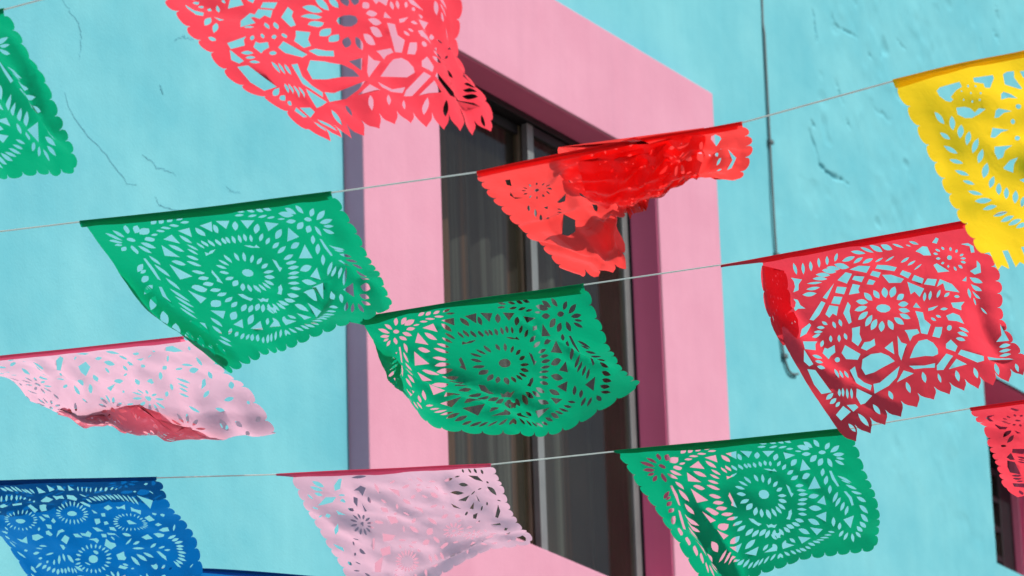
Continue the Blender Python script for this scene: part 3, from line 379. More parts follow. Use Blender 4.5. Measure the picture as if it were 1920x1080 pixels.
CABLE = [[9.511, 6.68], [9.504, 6.489], [9.502, 6.333], [9.501, 6.209], [9.5, 6.072], [9.5, 5.935], [9.502, 5.815], [9.502, 5.681], [9.506, 5.594], [9.518, 5.553], [9.535, 5.532], [9.556, 5.53], [9.579, 5.537]]
# ------------------------------------------------------------------ setting: street and building
g = 150.0
tag(mesh_obj('ground', [(-g, -g, 0), (g, -g, 0), (g, g, 0), (-g, g, 0)], [(0, 1, 2, 3)], M['ground']), kind='structure')

WY = 5.449                                  # plane of the facade
SY = 5.393                                  # front of the projecting window surround
building = empty('building', (8.36, WY, 0), 'turquoise painted building with a pink framed window and plaster cracks', 'building')
B0 = np.array(building.location)

# openings in the facade: (x0, x1, z0, z1)
OP = [(7.78, 8.95, 4.62, 5.99), (10.641, 11.17, 5.280, 5.850)]

def axis(lo, hi, bands, extra):
    a = [np.linspace(lo, bands[0][0], 14)[:-1], np.linspace(bands[-1][1], hi, 14)] + [np.arange(f0, f1, st) for f0, f1, st in bands]
    a = np.array(sorted(np.concatenate(a)))
    a = a[np.concatenate([[True], np.diff(a) > 0.002])]
    for e in extra:
        a[np.argmin(np.abs(a - e))] = e
    return np.unique(a)

def crack_dist(X, Z, P):
    d = np.full(X.shape, 1e9); s = np.zeros(X.shape); acc = 0.0
    tot = sum(math.dist(P[i], P[i + 1]) for i in range(len(P) - 1))
    for (ax, az), (bx, bz) in zip(P[:-1], P[1:]):
        l2 = (bx - ax) ** 2 + (bz - az) ** 2
        t = np.clip(((X - ax) * (bx - ax) + (Z - az) * (bz - az)) / l2, 0, 1)
        dd = np.hypot(X - ax - t * (bx - ax), Z - az - t * (bz - az))
        k = dd < d
        d[k] = dd[k]; s[k] = (acc + t[k] * math.sqrt(l2)) / tot
        acc += math.sqrt(l2)
    return d, s

def relief(X, Z):
    # gentle trowelled unevenness everywhere, rougher patched render to the right of the hanging cable
    h = 0.0016 * value_noise(X * 1.7, Z * 1.7, 1) + 0.0008 * value_noise(X * 6, Z * 6, 2) + 0.00028 * value_noise(X * 24, Z * 24, 3)
    rough = 1 / (1 + np.exp(-(X - 9.75) / 0.10)) * np.clip((Z - 5.2) / 0.5, 0, 1)
    lump = value_noise(X * 7 + 3, Z * 5, 5) + 0.7 * value_noise(X * 15, Z * 12, 6) + 0.4 * value_noise(X * 34, Z * 30, 7)
    h += rough * (0.0016 * lump + 0.0026 * np.clip(lump - 0.6, 0, 1))
    pit = value_noise(X * 11 + 9, Z * 9 + 4, 8) + 0.5 * value_noise(X * 27, Z * 25, 9)
    h -= rough * 0.012 * np.clip(pit - 0.72, 0, 1)
    return h

def build_wall():
    xs = axis(-8.0, 24.0, [(6.15, 6.42, .01), (6.42, 7.35, .0032), (7.35, 9.55, .011), (9.55, 11.05, .0038), (11.05, 11.45, .01)], (7.78, 8.95, 10.641, 11.17))
    zs = axis(0.0, 8.6, [(4.05, 5.35, .011), (5.35, 7.2, .0033)], (4.62, 5.99, 5.280, 5.850))
    X, Z = np.meshgrid(xs, zs)
    h = relief(X, Z)
    wob = 0.006 * value_noise(X * 40, Z * 40, 11); wob2 = 0.006 * value_noise(X * 40, Z * 40, 12)
    spec = dict(h=(.011, .0046), f=(.007, .0040), g=(.009, .0050), i=(.006, .0042), j=(.007, .0048), k=(.006, .008), l=(.006, .005),
                n=(.0040, .006), o=(.006, .009), p=(.006, .010), s=(.0025, .008), m=(.0045, .0045), t=(.004, .005))
    for k, P in CRACKS.items():
        if k not in spec:
            continue
        dep, wid = spec[k]
        sel = (X > min(p[0] for p in P) - .05) & (X < max(p[0] for p in P) + .05) & (Z > min(p[1] for p in P) - .05) & (Z < max(p[1] for p in P) + .05)
        d, s = crack_dist(X[sel] + wob[sel], Z[sel] + wob2[sel], P)
        br = np.clip(0.72 + 0.6 * value_noise(s * 14 + 3, s * 0 + 2, 13), 0.05, 1)
        prof = np.exp(-(d / wid) ** 2) * (0.35 + 0.65 * np.sin(np.clip(s, 0.03, .97) * math.pi)) * br
        h[sel] -= dep * prof
    Y = WY - h
    nx, nz = len(xs), len(zs)
    V = np.stack([X, Y, Z], -1).reshape(-1, 3) - B0
    i, j = np.meshgrid(np.arange(nx - 1), np.arange(nz - 1))
    cx = (xs[i] + xs[i + 1]) / 2; cz = (zs[j] + zs[j + 1]) / 2
    keep = np.ones(cx.shape, bool)
    for x0, x1, z0, z1 in OP:
        keep &= ~((cx > x0) & (cx < x1) & (cz > z0) & (cz < z1))
    a = (j * nx + i)[keep]
    quads = np.stack([a, a + 1, a + nx + 1, a + nx], -1).astype(np.int32)
    me = bpy.data.meshes.new('wall')
    me.vertices.add(len(V)); me.vertices.foreach_set('co', V.ravel())
    me.loops.add(quads.size); me.loops.foreach_set('vertex_index', quads.ravel())
    me.polygons.add(len(quads))
    me.polygons.foreach_set('loop_start', np.arange(0, quads.size, 4, dtype=np.int32))
    me.polygons.foreach_set('use_smooth', np.ones(len(quads), bool))
    me.update(); me.validate()
    me.materials.append(M['wall'])
    return link(bpy.data.objects.new('wall', me), building)

build_wall()

def crack_line(P, w, seed):
    """hairline crack: a jagged tapering seam of grime in the paint"""
    rs = np.random.default_rng(seed)
    Q = catmull([(x, WY, z) for x, z in P], 26)
    Q[:, 0] += rs.normal(0, .0022, len(Q)); Q[:, 2] += rs.normal(0, .0022, len(Q))
    hh = relief(Q[:, 0], Q[:, 2])
    V, F = [], []
    for i in range(len(Q)):
        d = Q[min(i + 1, len(Q) - 1)] - Q[max(i - 1, 0)]
        n = np.array([-d[2], 0, d[0]]); n /= np.linalg.norm(n)
        ww = w * .8 * (.25 + .75 * math.sin(math.pi * (i + .5) / len(Q))) * rs.uniform(.35, 1.1)
        for s in (-1, 1):
            V.append(Q[i] + n * s * ww / 2 + [0, -.0007 - hh[i], 0])
        V.append(Q[i] + [0, -.0004 - hh[i], 0])
    for i in range(len(Q) - 1):
        a, c = i * 3, i * 3 + 3
        F += [(a, c, c + 2, a + 2), (a + 2, c + 2, c + 1, a + 1)]
    mesh_obj('crack', V, F, M['crack'], building, False, B0)
for n_, (k_, w_) in enumerate((('a', .0030), ('b', .0042), ('c', .0034), ('d', .0026), ('e', .0030), ('q', .0022), ('r', .0022), ('f', .0026))):
    crack_line(CRACKS[k_], w_, 70 + n_)
box('side_wall', -8.0, -7.7, WY + 0.02, 13.0, 0, 8.6, M['wall'], building, B0)
box('side_wall', 23.7, 24.0, WY + 0.02, 13.0, 0, 8.6, M['wall'], building, B0)
box('back_wall', -7.7, 23.7, 12.7, 13.0, 0, 8.6, M['wall'], building, B0)
box('roof', -8.1, 24.1, WY - 0.05, 13.1, 8.6, 8.85, M['roof'], building, B0)
box('inner_wall', -7.7, 23.7, 6.9, 6.98, 0.0, 8.58, M['room'], building, B0)

def ring(name, outer, inner, y0, y1, mat, parent, off, bevel):
    """flat picture-frame solid: outer and inner rectangles (x0,x1,z0,z1)"""
    V, F = [], []
    for y in (y0, y1):
        for (x0, x1, z0, z1) in (outer, inner):
            V += [(x0, y, z0), (x1, y, z0), (x1, y, z1), (x0, y, z1)]
    for k in range(4):
        n = (k + 1) % 4
        F += [(k, n, 4 + n, 4 + k), (8 + k, 12 + k, 12 + n, 8 + n), (k, 8 + k, 8 + n, n), (4 + k, 4 + n, 12 + n, 12 + k)]
    o = mesh_obj(name, V, F, mat, parent, off=off)
    if bevel:
        m = o.modifiers.new('bevel', 'BEVEL')
        m.width = bevel; m.segments = 3; m.limit_method = 'ANGLE'; m.angle_limit = RAD(40)
    return o

ring('window_surround', (7.579, 9.134, 4.43, 6.169), (7.886, 8.840, 4.727, 5.883), SY, WY + 0.052, M['pink'], building, B0, 0.004)
ring('reveal_shade_lining', (7.8862, 8.8398, 4.7272, 5.8828), (7.888, 8.838, 4.729, 5.881), SY + .007, WY + 0.050, M['shade_pink'], building, B0, 0)  # thin lining over the surround's inner faces, shaded tone in its colour

# --- the framed window: two sliding sashes of pale metal over dark curtains
fx0, fx1, fz0, fz1 = 7.889, 8.837, 4.730, 5.880
win = ring('window', (fx0 - .01, fx1 + .01, fz0 - .01, fz1 + .01), (fx0 + .010, fx1 - .003, fz0 + .010, fz1 - .016), 5.476, 5.530, M['dark'], building, B0, 0.001)
def sash(x0, x1, y, lm, rm, parent, off):
    box('stile', x0, x0 + .027, y, y + .018, fz0 + .019, fz1 - .019, lm, parent, off, .002)
    box('stile', x1 - .027, x1, y, y + .018, fz0 + .019, fz1 - .019, rm, parent, off, .002)
    box('rail', x0 + .028, x1 - .028, y + .001, y + .017, fz0 + .019, fz0 + .048, M['dark'], parent, off, .002)
    box('rail', x0 + .028, x1 - .028, y + .001, y + .017, fz1 - .044, fz1 - .019, M['dark'], parent, off, .002)
    box('pane', x0 + .026, x1 - .026, y + .007, y + .010, fz0 + .044, fz1 - .042, M['glass'], parent, off)
sash(7.908, 8.416, 5.506, M['alu'], M['tan'], win, B0)
sash(8.388, 8.8335, 5.480, M['alu'], M['alu'], win, B0)

def curtain(x0, x1, y, z0, z1, label):
    t = tag(None or mesh_curtain(x0, x1, y, z0, z1), label, 'curtain')
    return t
def mesh_curtain(x0, x1, y, z0, z1):
    nx, nz = 150, 14
    V, F = [], []
    for j in range(nz):
        for i in range(nx):
            x = x0 + (x1 - x0) * i / (nx - 1)
            s = j / (nz - 1)
            w = 0.016 * math.sin(x * 66 + 1.3 * math.sin(x * 9)) + 0.010 * math.sin(x * 31 + 0.7) + 0.004 * math.sin(x * 140 + 2 * s)
            V.append((x + 0.008 * math.sin(s * 2.2 + x * 5), y + w * (0.65 + 0.35 * (1 - s)), z0 + (z1 - z0) * s))
    for j in range(nz - 1):
        for i in range(nx - 1):
            a = j * nx + i
            F.append((a, a + 1, a + nx + 1, a + nx))
    o = mesh_obj('curtain', V, F, M['curtain'], None, True)
    return o
curtain(7.60, 9.10, 5.655, 4.55, 6.02, 'dark brown and grey curtain hanging in folds behind the framed window')

# --- the second, narrow window at the right edge: pink reveal with shade put into its colour, dark sash, glazing bars over a pale blind
x0, x1, z0, z1 = OP[1]
rv = ring('window_reveal', (x0 - .03, x1 + .03, z0 - .03, z1 + .03), (x0 + .002, x1 - .002, z0 + .002, z1 - .002), WY + .012, 5.7015, M['shade_pink'], building, B0, 0)
win2 = ring('window', (x0 + .0025, x1 - .0025, z0 + .0025, z1 - .0025), (x0 + .04, x1 - .085, z0 + .035, z1 - .04), 5.652, 5.700, M['dark'], building, B0, .002)
box('bead', x1 - .012, x1 - .004, 5.630, 5.6515, z0 + .004, z1 - .004, M['pink'], win2, B0)
box('pane', x0 + .038, x1 - .083, 5.672, 5.676, z0 + .033, z1 - .038, M['glass'], win2, B0)
for z in (5.437, 5.527, 5.618, 5.700, 5.780):
    box('glazing_bar', x0 + .041, x1 - .086, 5.655, 5.668, z - .009, z + .009, M['dark'], win2, B0)
tag(box('blind', x0 - .05, x1 + .02, 5.705, 5.712, z0 - .08, z1 + .08, M['blind']), 'pale beige blind drawn behind the narrow barred window', 'blind')

# --- black cable hanging down the facade, its loose end hooked up
cp = catmull([(x, WY - 0.0065, z) for x, z in CABLE], 70)
cp[:6, 1] += 0.004
cable = tube('cable', cp, 0.0033, M['cable'], None, 10)
for fx, q in ((0, 19), (1, 33), (2, 49)):
    c = cp[q]
    box('clip', c[0] - .007, c[0] + .012, WY - .0125, WY + .001, c[2] - .006, c[2] + .006, M['cable'], cable, bevel=.002)
tag(cable, 'thin dark cable hanging straight down the turquoise wall with its loose end hooked', 'cable')

# ------------------------------------------------------------------ strings
def net_of(key):
    nr, nc, txt = NETS[key]
    return np.array([int(s) for s in txt.split(',')], float).reshape(nr, nc, 3) / 10000
def add_string(k, label, flags):
    E = np.array([int(s) for s in STRINGS[k].split(',')], float).reshape(-1, 3) / 10000
    P = np.concatenate([E[:-1]] + [net_of(f)[0] for f in flags] + [E[-1:]])
    P = P[np.argsort(-P[:, 1])]
    Q = []
    for a, b in zip(P[:-1], P[1:]):                   # straight between the knots, carried on past both ends
        n = max(1, int(np.linalg.norm(b - a) / 0.05))
        Q += [a + (b - a) * i / n for i in range(n)]
    Q.append(P[-1])
    d0 = (P[0] - P[1]) / abs(P[0][1] - P[1][1])
    far = max(0.0, WY + 0.01 - P[0][1])
    Q.insert(0, P[0] + d0 * far)                      # knotted to the facade, left of the picture
    d1 = (P[-1] - P[-2]) / np.linalg.norm(P[-1] - P[-2])
    Q += [P[-1] + d1 * i for i in (1.0, 2.5)]
    o = tube('string', Q, 0.00125, M['string'], None, 6)
    return tag(o, label, 'string', 'strings of paper banners across the street')
add_string('S1', 'white string carrying the topmost green and red banners', ['green_left', 'red_top'])
add_string('S2', 'white string carrying the crumpled red banner and the yellow banner', ['green_mid', 'red_crumpled', 'yellow'])
add_string('S3', 'white string between the middle green banner on the window and the large red banner', ['pink_left', 'green_centre', 'red_right'])
add_string('S4', 'white string carrying the blue, lower pink and lowest green banners', ['blue', 'pink_low', 'green_low', 'red_corner'])
add_string('S5', 'string along the bottom edge carrying the half hidden navy banner', ['navy'])

# ------------------------------------------------------------------ papel picado banners
def parse(cut):
    lens, polys = [], []
    for s in cut[0].split(';'):
        if s:
            a = np.array([int(x) for x in s.split(',')], float).reshape(4, 2) / 1000
            p, q, r, t = a
            pts = []
            for (e0, c, e1) in ((p, q, r), (r, t, p)):       # two arcs through the belly points
                k = 2 * c - (e0 + e1) / 2
                for w in (0, .2, .4, .6, .8):
                    pts.append((1 - w) ** 2 * e0 + 2 * w * (1 - w) * k + w * w * e1)
            lens.append(np.array(pts))
    for s in cut[1].split(';'):
        if s:
            polys.append(np.array([int(x) for x in s.split(',')], float).reshape(-1, 2) / 1000)
    return lens + polys

CUTS = {k: parse(v) for k, v in (('green', CUT_GREEN), ('red', CUT_RED), ('blue', CUT_BLUE), ('yellow', CUT_YELLOW),
                                 ('pinkb', CUT_PINKB), ('pinka', CUT_PINKA), ('crump', CUT_CRUMP))}
def full_red():
    """the red stencil with its second corner flower (hidden in a fold on the large red banner)"""
    src = CUTS['red']
    keep = [p for p in src if not (p[:, 0].mean() < 0.20 and p[:, 1].mean() < 0.52)]
    corner = [p for p in src if p[:, 0].mean() > 0.74 and p[:, 1].mean() < 0.44]
    kept = [p for p in keep if not (p[:, 0].mean() < 0.26 and p[:, 1].mean() < 0.44)]
    return kept + [np.stack([1 - p[:, 0], p[:, 1]], 1) for p in corner]
CUTS['red_full'] = full_red()

def lens_uv(cx, cy, l, w, a, asp=1.35):
    k = np.linspace(0, 2 * math.pi, 13)[:-1]
    x = l * np.cos(k); y = w * np.sin(k) * np.abs(np.sin(k)) ** .4
    return np.stack([cx + (x * math.cos(a) - y * math.sin(a)) / asp, cy + x * math.sin(a) + y * math.cos(a)], 1)
def blob_uv(cx, cy, r, rs, asp=1.35):
    k = np.linspace(0, 2 * math.pi, 9)[:-1]
    rr = r * rs.uniform(.55, 1.15, 8)
    return np.stack([cx + rr * np.cos(k) / asp, cy + rr * np.sin(k)], 1)
def infill(cuts, seed, n, u0=.05, u1=.95, v0=.10, v1=.95, gap=.016, rings=True):
    """carry the lace on into the blank parts of a stencil: rings of petals, then single leaves and small openings"""
    rs = np.random.default_rng(seed)
    out = list(cuts)
    ext = [(p.mean(0), np.max(np.hypot((p[:, 0] - p[:, 0].mean()) * 1.35, p[:, 1] - p[:, 1].mean()))) for p in out]
    def free(c, r):
        return all(math.hypot((c[0] - e[0]) * 1.35, c[1] - e[1]) > r + q * .8 + gap for e, q in ext)
    for _ in range(400 if rings else 0):
        c = (rs.uniform(u0 + .07, u1 - .07), rs.uniform(v0 + .09, v1 - .09))
        if free(c, .085):
            m = int(rs.integers(9, 13))
            out.append(blob_uv(c[0], c[1], .016, rs))
            for k in range(m):
                a = 2 * math.pi * k / m
                out.append(lens_uv(c[0] + .055 * math.cos(a) / 1.35, c[1] + .055 * math.sin(a), .022, .0075, a))
            ext.append((np.array(c), .082))
    for _ in range(n):
        c = (rs.uniform(u0, u1), rs.uniform(v0, v1))
        r = rs.uniform(.016, .034)
        if free(c, r):
            out.append(lens_uv(c[0], c[1], r, r * rs.uniform(.25, .45), rs.uniform(0, math.pi)) if rs.random() < .7 else blob_uv(c[0], c[1], r, rs))
            ext.append((np.array(c), r))
    return out
CUTS['pinka'] = infill(CUTS['pinka'], 61, 1500, .04, .96, .10, .97)
CUTS['pinkb'] = infill(CUTS['pinkb'], 62, 1500, .04, .96, .10, .95)
CUTS['blue'] = infill(CUTS['blue'], 63, 1200, .04, .95, .10, .95, .012)
CUTS['yellow'] = infill(CUTS['yellow'], 64, 900, .52, .95, .10, .85)
CUTS['red_full'] = infill(CUTS['red_full'], 66, 700, .05, .95, .10, .93, .012, False)
CUTS['crump'] = infill(CUTS['crump'], 65, 700, .42, .95, .08, .95)

def lobes(a, b, n, depth, kind='round'):
    """decorated edge from a to b (uv), bulging to the right-hand side of travel"""
    a = np.array(a); b = np.array(b)
    d = (b - a) / n
    nv = np.array([d[1], -d[0]]); nv /= np.linalg.norm(nv)
    out = []
    for k in range(n):
        o = a + d * k
        if kind == 'round':
            for t in np.linspace(0, math.pi, 8)[:-1]:
                out.append(o + d * (0.5 - 0.5 * math.cos(t)) + nv * depth * math.sin(t) ** 0.8)
        elif kind == 'leaf':
            for x, y in ((0, 0), (.05, .36), (.16, .62), (.34, .86), (.5, 1.12), (.66, .86), (.84, .62), (.95, .36)):
                out.append(o + d * x + nv * depth * y)
        elif kind == 'fringe':
            for x, y in ((0, 0), (.0, .95), (.06, 1.25), (.36, .92), (.68, 1.2), (.70, .0)):
                out.append(o + d * x + nv * depth * y)
    return out

def inside(pts, poly):
    x, y = pts[:, 0], pts[:, 1]
    r = np.zeros(len(pts), bool)
    px, py = poly[:, 0], poly[:, 1]
    j = len(poly) - 1
    for i in range(len(poly)):
        c = (py[i] > y) != (py[j] > y)
        if c.any():
            xx = (px[j] - px[i]) * (y - py[i]) / (py[j] - py[i] + 1e-15) + px[i]
            r ^= c & (x < xx)
        j = i
    return r

def flat_sheet(cuts, asp, bottom, nside, nbot, depth, step, seed, side=0.027, fold_left=False):
    """triangulated flat stencil in (u, v)"""
    rs = np.random.default_rng(seed)
    s = 0.011
    e = [np.array([s, 0.0]), np.array([1 - s, 0.0])]
    # travel clockwise seen with v downwards: right edge down, bottom leftwards, left edge up
    dn = 0.018
    right = lobes((1 - s, 0.035), (1 - s, 1 - dn), nside, side / asp)
    kind = {'round': 'round', 'leaf': 'leaf', 'fringe': 'fringe'}[bottom]
    bot = lobes((1 - s, 1 - dn), (s, 1 - dn), nbot, depth, kind)
    left = lobes((s, 1 - dn), (s, 0.035), nside, side / asp * (0.06 if fold_left else 1))
    outline = np.array(e + right + bot + left)
    cuts = [c for c in cuts if c[:, 0].min() > 0.0 and c[:, 0].max() < 1.0 and c[:, 1].min() > 0.03 and c[:, 1].max() < 1.04]
    pts, edges = [], []
    for poly in [outline] + cuts:
        n0 = len(pts)
        pts += [(p[0] * asp, p[1]) for p in poly]
        edges += [(n0 + i, n0 + (i + 1) % len(poly)) for i in range(len(poly))]
    nu, nv = int(asp / step), int(1 / step)
    gu, gv = np.meshgrid((np.arange(nu) + .5) / nu, (np.arange(nv) + .5) / nv)
    gp = np.stack([gu.ravel(), gv.ravel()], 1) + rs.uniform(-.25, .25, (nu * nv, 2)) * [1 / nu, 1 / nv]
    gp = gp[inside(gp, outline)]
    pts += [(p[0] * asp, p[1]) for p in gp]
    V, E, F = delaunay_2d_cdt([Vector(p) for p in pts], edges, [], 0, 1e-5, False)[:3]
    V = np.array([(p[0] / asp, p[1]) for p in V])
    F = np.array([f for f in F if len(f) == 3])
    cen = V[F].mean(1)
    ok = inside(cen, outline)
    for c in cuts:
        b = (cen[:, 0] >= c[:, 0].min()) & (cen[:, 0] <= c[:, 0].max()) & (cen[:, 1] >= c[:, 1].min()) & (cen[:, 1] <= c[:, 1].max())
        if b.any():
            ii = np.nonzero(b)[0]
            ok[ii[inside(cen[ii], c)]] = False
    return V, F[ok]

def normals(net, u, v):
    du = surf(net, u + 1e-3, v) - surf(net, u - 1e-3, v)
    dv = surf(net, u, v + 1e-3) - surf(net, u, v - 1e-3)
    n = np.cross(du, dv)
    return n / (np.linalg.norm(n, axis=1)[:, None] + 1e-12)

def crumple(u, v, asp, n, amp, wid, seed, creases, wave, facet=(0, .2), fmask=None):
    """fold lines (tent profiles of limited length) plus soft billows; metres along the normal"""
    rs = np.random.default_rng(seed)
    x, y = u * asp, v
    h = np.zeros(len(u))
    fade = np.clip(v / 0.18, 0, 1)
    lines = []
    for _ in range(n):
        cx, cy, a = rs.uniform(0, asp), rs.uniform(.12, 1.05), rs.normal(0.9, 0.8)
        l = rs.uniform(.12, .42)
        lines.append((cx - l * math.cos(a), cy - l * math.sin(a), cx + l * math.cos(a), cy + l * math.sin(a),
                      amp * rs.uniform(.35, 1) * rs.choice((-1, 1)), wid * rs.uniform(.6, 1.5)))
    lines += [(a * asp, b, c * asp, d, e, f) for a, b, c, d, e, f in creases]
    for x0, y0, x1, y1, am, w in lines:
        L = math.hypot(x1 - x0, y1 - y0)
        tx, ty = (x1 - x0) / L, (y1 - y0) / L
        s = ((x - x0) * tx + (y - y0) * ty) / L
        d = np.abs((x - x0) * -ty + (y - y0) * tx)
        win = np.clip(np.sin(np.clip(s, 0, 1) * math.pi), 0, 1)
        h += am * win * np.clip(1 - d / w, 0, 1) ** 1.25
    h += wave * (value_noise(u * 4.2 + seed, v * 3.1, seed + 1) + 0.5 * value_noise(u * 9, v * 7 + seed, seed + 2))
    fa, fs = facet
    if fa:
        g = np.zeros(len(u))
        wx = x + 0.05 * value_noise(x * 3 + seed, y * 3, seed + 5); wy = y + 0.05 * value_noise(x * 3, y * 3 + seed, seed + 6)
        for i in range(6):
            a = rs.uniform(0, math.pi); lam = fs * rs.uniform(.6, 1.7)
            p = (wx * math.cos(a) + wy * math.sin(a)) / lam + rs.uniform(0, 1)
            g += rs.uniform(.4, 1) * (lam / fs) * (np.abs((p % 1) * 2 - 1) * 2 - 1) * np.clip(.6 + value_noise(x * 4 + i, y * 4, seed + 20 + i), 0, 1)
        h += fa * g * (fmask(u, v) if fmask else 1.0)
    return h * fade

GROUP = 'cut paper banners strung across the street'
def banner(key, label, mat, cuts, bottom='round', nside=11, nbot=15, depth=0.038, step=0.022, n=10, amp=0.004, wid=0.10,
           creases=(), wave=0.004, seed=1, hem=0.055, hem_mat=None, hem_ext=(0.0, 0.0), facet=(.0016, .22), fmask=None, fold_left=False):
    net = net_of(key)
    nr, nc = net.shape[:2]
    W = np.linalg.norm(np.diff(net[0], axis=0), axis=1).sum()
    H = np.linalg.norm(np.diff(net[:, nc // 2], axis=0), axis=1).sum() if nr == 4 else 0.34
    asp = W / H
    base = net[0, nc // 2]
    t = empty('paper_banner', base, label, 'banner', GROUP)
    V, F = flat_sheet(CUTS[cuts] if isinstance(cuts, str) else cuts, asp, bottom, nside, nbot, depth, step, seed, fold_left=fold_left)
    P = surf(net, V[:, 0], V[:, 1])
    N = normals(net, V[:, 0], V[:, 1])
    P = P + N * crumple(V[:, 0], V[:, 1], asp, n, amp, wid, seed, creases, wave, facet, fmask)[:, None]
    mesh_obj('paper_sheet', P, F.tolist(), M[mat], t, True, base)
    # folded hem: up behind the string, over it and down the near side
    m = 64
    u = np.linspace(0.0 - hem_ext[0], 1.0 + hem_ext[1], m)
    uc = np.clip(u, 0, 1)
    A = surf(net, u, np.zeros(m))
    D = surf(net, uc, np.full(m, .06)) - surf(net, uc, np.zeros(m)); D /= np.linalg.norm(D, axis=1)[:, None]
    Nn = normals(net, uc, np.full(m, .02))
    toc = np.array(cam.matrix_world.translation) - A
    Nn *= np.sign((Nn * toc).sum(1))[:, None]
    rs = np.random.default_rng(seed + 50)
    ln = hem * H * (0.44 + 0.34 * value_noise(uc * 3.0 + seed, uc * 0, seed + 3) + 0.10 * value_noise(uc * 14, uc * 0, seed + 4))
    tp = np.ones(m)
    tp = np.where(u < 0, np.clip(1 + u / (hem_ext[0] + 1e-6), 0.12, 1) * .8, tp)
    tp = np.where(u > 1, np.clip(1 - (u - 1) / (hem_ext[1] + 1e-6), 0.12, 1) * .8, tp)
    ln = ln * tp
    prof = ((-.0022, .12, 0), (-.0020, 0, .0004), (-.0008, 0, -.0024), (.0010, 0, -.0022), (.0026, 0, .0006), (.0034, .30, 0), (.0046, .62, 0), (.0036, 1.0, 0))
    HV = []
    for (o, q, dz) in prof:
        HV.append(A + Nn * (o * (0.5 + 0.5 * tp))[:, None] + D * (ln * q + dz)[:, None])
    HV = np.array(HV).transpose(1, 0, 2).reshape(-1, 3)
    k = len(prof)
    HF = [(i * k + j, i * k + j + 1, (i + 1) * k + j + 1, (i + 1) * k + j) for i in range(m - 1) for j in range(k - 1)]
    mesh_obj('hem', HV, HF, M[hem_mat or mat], t, True, base)
    return t, net

def layer(t, net, name, mat, u0, u1, vlo, vhi, off, amp, seed, label=None, step=.03, fold=.20, lace=90):
    """a second thickness of the same cut sheet lying against the first, from vlo(u) to vhi(u), off metres along the normal"""
    base = np.array(t.location)
    asp = (u1 - u0) * 1.35 / .5
    V, F = flat_sheet(infill([], seed, lace, .04, .96, .08, .92, .03, False), asp, 'round', 3, int(9 * asp), .05, step, seed)
    u = u0 + (u1 - u0) * V[:, 0]; s = V[:, 1]
    v = vlo(u) * (1 - s) + vhi(u) * s
    P = surf(net, u, v)
    N = normals(net, u, np.maximum(v, .02))
    toc = np.array(cam.matrix_world.translation) - P
    N *= np.sign((N * toc).sum(1))[:, None]
    h = off + crumple(u, np.maximum(v, .18), 1.35, 5, amp, .14, seed, (), amp * .6, (amp * .45, fold))
    P = P + N * h[:, None]
    o = mesh_obj(name, P, F.tolist(), M[mat], t, True, base)
    if label: o['label'] = label
    return o

banner('green_left', 'green cut paper banner cropped by the left edge, near the top corner', 'green', 'green', seed=11, n=16, amp=.006, wave=.006,
       creases=((.9, .35, 1.0, .95, -.016, .10), (.82, .2, .93, .9, .012, .09), (.74, .1, .88, .95, -.012, .09), (.95, .05, .97, .7, .014, .06)))
banner('red_top', 'big red cut paper banner cut off by the top edge, pointed leaf tabs below', 'red', 'red_full', 'leaf', 11, 12, .066, seed=12, n=18, amp=.007, wave=.011,
       creases=((.05, .75, .35, 1.02, .012, .10), (.78, .25, .9, 1.0, -.012, .10), (.86, .3, .97, 1.0, .010, .08), (.2, .5, .35, 1.0, -.008, .1)))
t, net = banner('green_mid', 'green cut paper banner left of the window, in front of the turquoise wall', 'green', 'green', seed=13, n=9, amp=.005, wave=.006, hem=.05,
       creases=((.0, .35, .14, 1.05, -.014, .10), (.55, .75, .95, .55, .012, .06), (.6, .9, .8, .62, -.014, .06), (.83, .5, 1.0, .9, .012, .07)), fold_left=True)
layer(t, net, 'folded_edge', 'green', .004, .12, lambda u: .34 + u * 3.4, lambda u: .99 - u * .3, -.006, .004, 53)
t, net = banner('green_centre', 'green cut paper banner in the middle, hanging in front of the dark window', 'green', 'green', seed=14, n=12, amp=.005, wave=.005, hem=.075, hem_ext=(.055, 0),
       creases=((.05, .45, .62, 1.0, .014, .07), (.3, .55, .7, .98, -.008, .05), (.62, .15, .98, .72, .012, .06), (.0, .2, .08, .9, -.016, .10), (.66, .08, .8, .5, -.008, .05), (.15, .3, .75, .98, -.012, .045)), fold_left=True)
layer(t, net, 'folded_edge', 'green', .004, .11, lambda u: .16 + u * 2.2, lambda u: .97 - u * .8, -.006, .004, 54)
banner('green_low', 'lowest green cut paper banner, right of the window and above the bottom edge', 'green', 'green', seed=15, n=7, amp=.003, wave=.004, hem=.06, hem_ext=(.012, 0),
       creases=((.17, .35, .24, 1.1, -.018, .09), (.24, .4, .30, 1.1, .014, .06), (.0, .55, .2, .62, -.006, .06), (.62, .2, .8, .62, -.006, .08)))
t, net = banner('red_right', 'large red cut paper banner on the right, over the wall beside the cable', 'red', 'red', 'leaf', 11, 12, .066, seed=16, n=7, amp=.003, wave=.004, hem=.05, hem_ext=(.19, 0),
       creases=((.02, .1, .10, .75, .008, .10), (.09, .15, .2, .7, -.006, .07), (.05, .55, .36, 1.05, .009, .07), (.9, .2, .9, 1.0, -.012, .07), (.0, .3, .12, .45, .008, .05)), fold_left=True)
layer(t, net, 'folded_edge', 'red', .005, .11, lambda u: .022 + u * .5 + .02 * np.abs(value_noise(u * 20, u * 0, 55)), lambda u: .50 - u * 1.0 + .06 * value_noise(u * 25, u * 0, 56), .003, .0035, 57, lace=30)
banner('red_corner', 'red cut paper banner cropped by the right edge, over the narrow barred window', 'red', 'red_full', 'leaf', 11, 12, .066, seed=17, n=14, amp=.006, wave=.006)
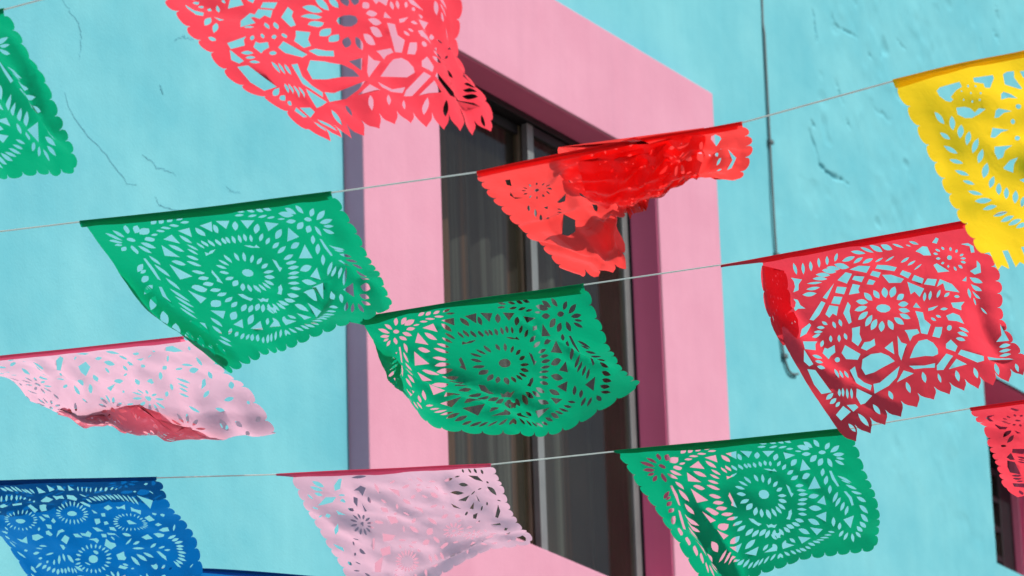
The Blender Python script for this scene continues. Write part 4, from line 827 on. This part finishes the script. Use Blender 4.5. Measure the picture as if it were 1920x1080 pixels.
banner('yellow', 'yellow cut paper banner at the upper right, only its left half in view', 'yellow', 'yellow', 'fringe', 10, 12, .085, seed=18, n=10, amp=.004, wave=.008, hem=.05,
       creases=((.3, .35, .42, .8, .018, .12), (.36, .45, .62, .7, -.016, .10), (.2, .85, .5, .7, -.010, .10)))
banner('blue', 'blue cut paper banner in the bottom left corner', 'blue', 'blue', seed=19, n=12, amp=.005, wave=.006, hem=.05)
banner('navy', 'dark blue banner of which only the top hem shows at the bottom edge', 'blue', [], seed=20, n=8, hem=.06)
banner('pink_low', 'pale pink cut paper banner low in the picture, in front of the window sill', 'pink_paper', 'pinkb', 'round', 11, 15, .03, seed=21, n=16, amp=.005, wave=.006, hem=.05, hem_mat='rose', hem_ext=(.07, 0),
       creases=((.3, .95, 1.0, .88, .014, .08), (.5, .8, .98, .95, -.010, .07)))
t, net = banner('pink_left', 'crumpled pale pink banner on the left, lower edge folded up on itself', 'pink_paper', 'pinka', 'round', 12, 16, .03, step=.016, seed=22, n=26, amp=.008, wid=.08, wave=.007, hem=.06, hem_mat='rose', facet=(.004, .24))
def band_top(u):
    return .66 - .10 * np.clip(np.sin((u - .16) / .74 * math.pi), 0, 1) + .06 * value_noise(u * 13, u * 0, 31) + .03 * value_noise(u * 31, u * 0, 32) - .12 * np.exp(-((u - .60) / .045) ** 2)
def band_low(u):
    return .752 + .015 * value_noise(u * 22, u * 0, 33) + .05 * np.exp(-((u - .52) / .05) ** 2)
layer(t, net, 'folded_edge', 'rose_film', .22, .86, lambda u: .685 - .07 * value_noise(u * 11, u * 0, 48) - .03 * value_noise(u * 27, u * 0, 47) - .14 * np.exp(-((u - .60) / .04) ** 2), band_low, .005, .008, 49, 'rose pink crumpled fold along the lower edge', fold=.12, lace=600)
t, net = banner('red_crumpled', 'bright red banner blown up and crumpled against its string above the window', 'crimson', 'crump', 'leaf', 12, 12, .06, step=.011, seed=23, n=22, amp=.008, wid=.055, wave=.003, hem=.045,
       facet=(.0068, .155), fmask=lambda u, v: np.clip((u - .20) / .18, .12, 1) * np.clip((1.08 - u) / .2, .25, 1))
layer(t, net, 'folded_layer', 'crimson', .30, .86, lambda u: .01 - .10 * np.clip(value_noise(u * 15 + 2, u * 0, 41) - .25, 0, 1) * (u < .8),
      lambda u: .33 + .27 * np.clip((u - .3) / .25, 0, 1) * np.clip((1.15 - u) / .3, 0, 1) + .05 * value_noise(u * 18, u * 0, 42), -.008, .010, 43, 'folded back part of the sheet, doubled behind the front', fold=.14)
layer(t, net, 'folded_layer', 'crimson', .38, .72, lambda u: .05 + .05 * np.abs(value_noise(u * 20, u * 0, 44)),
      lambda u: .40 + .12 * value_noise(u * 14, u * 0, 45), .006, .010, 46, fold=.13, lace=60)
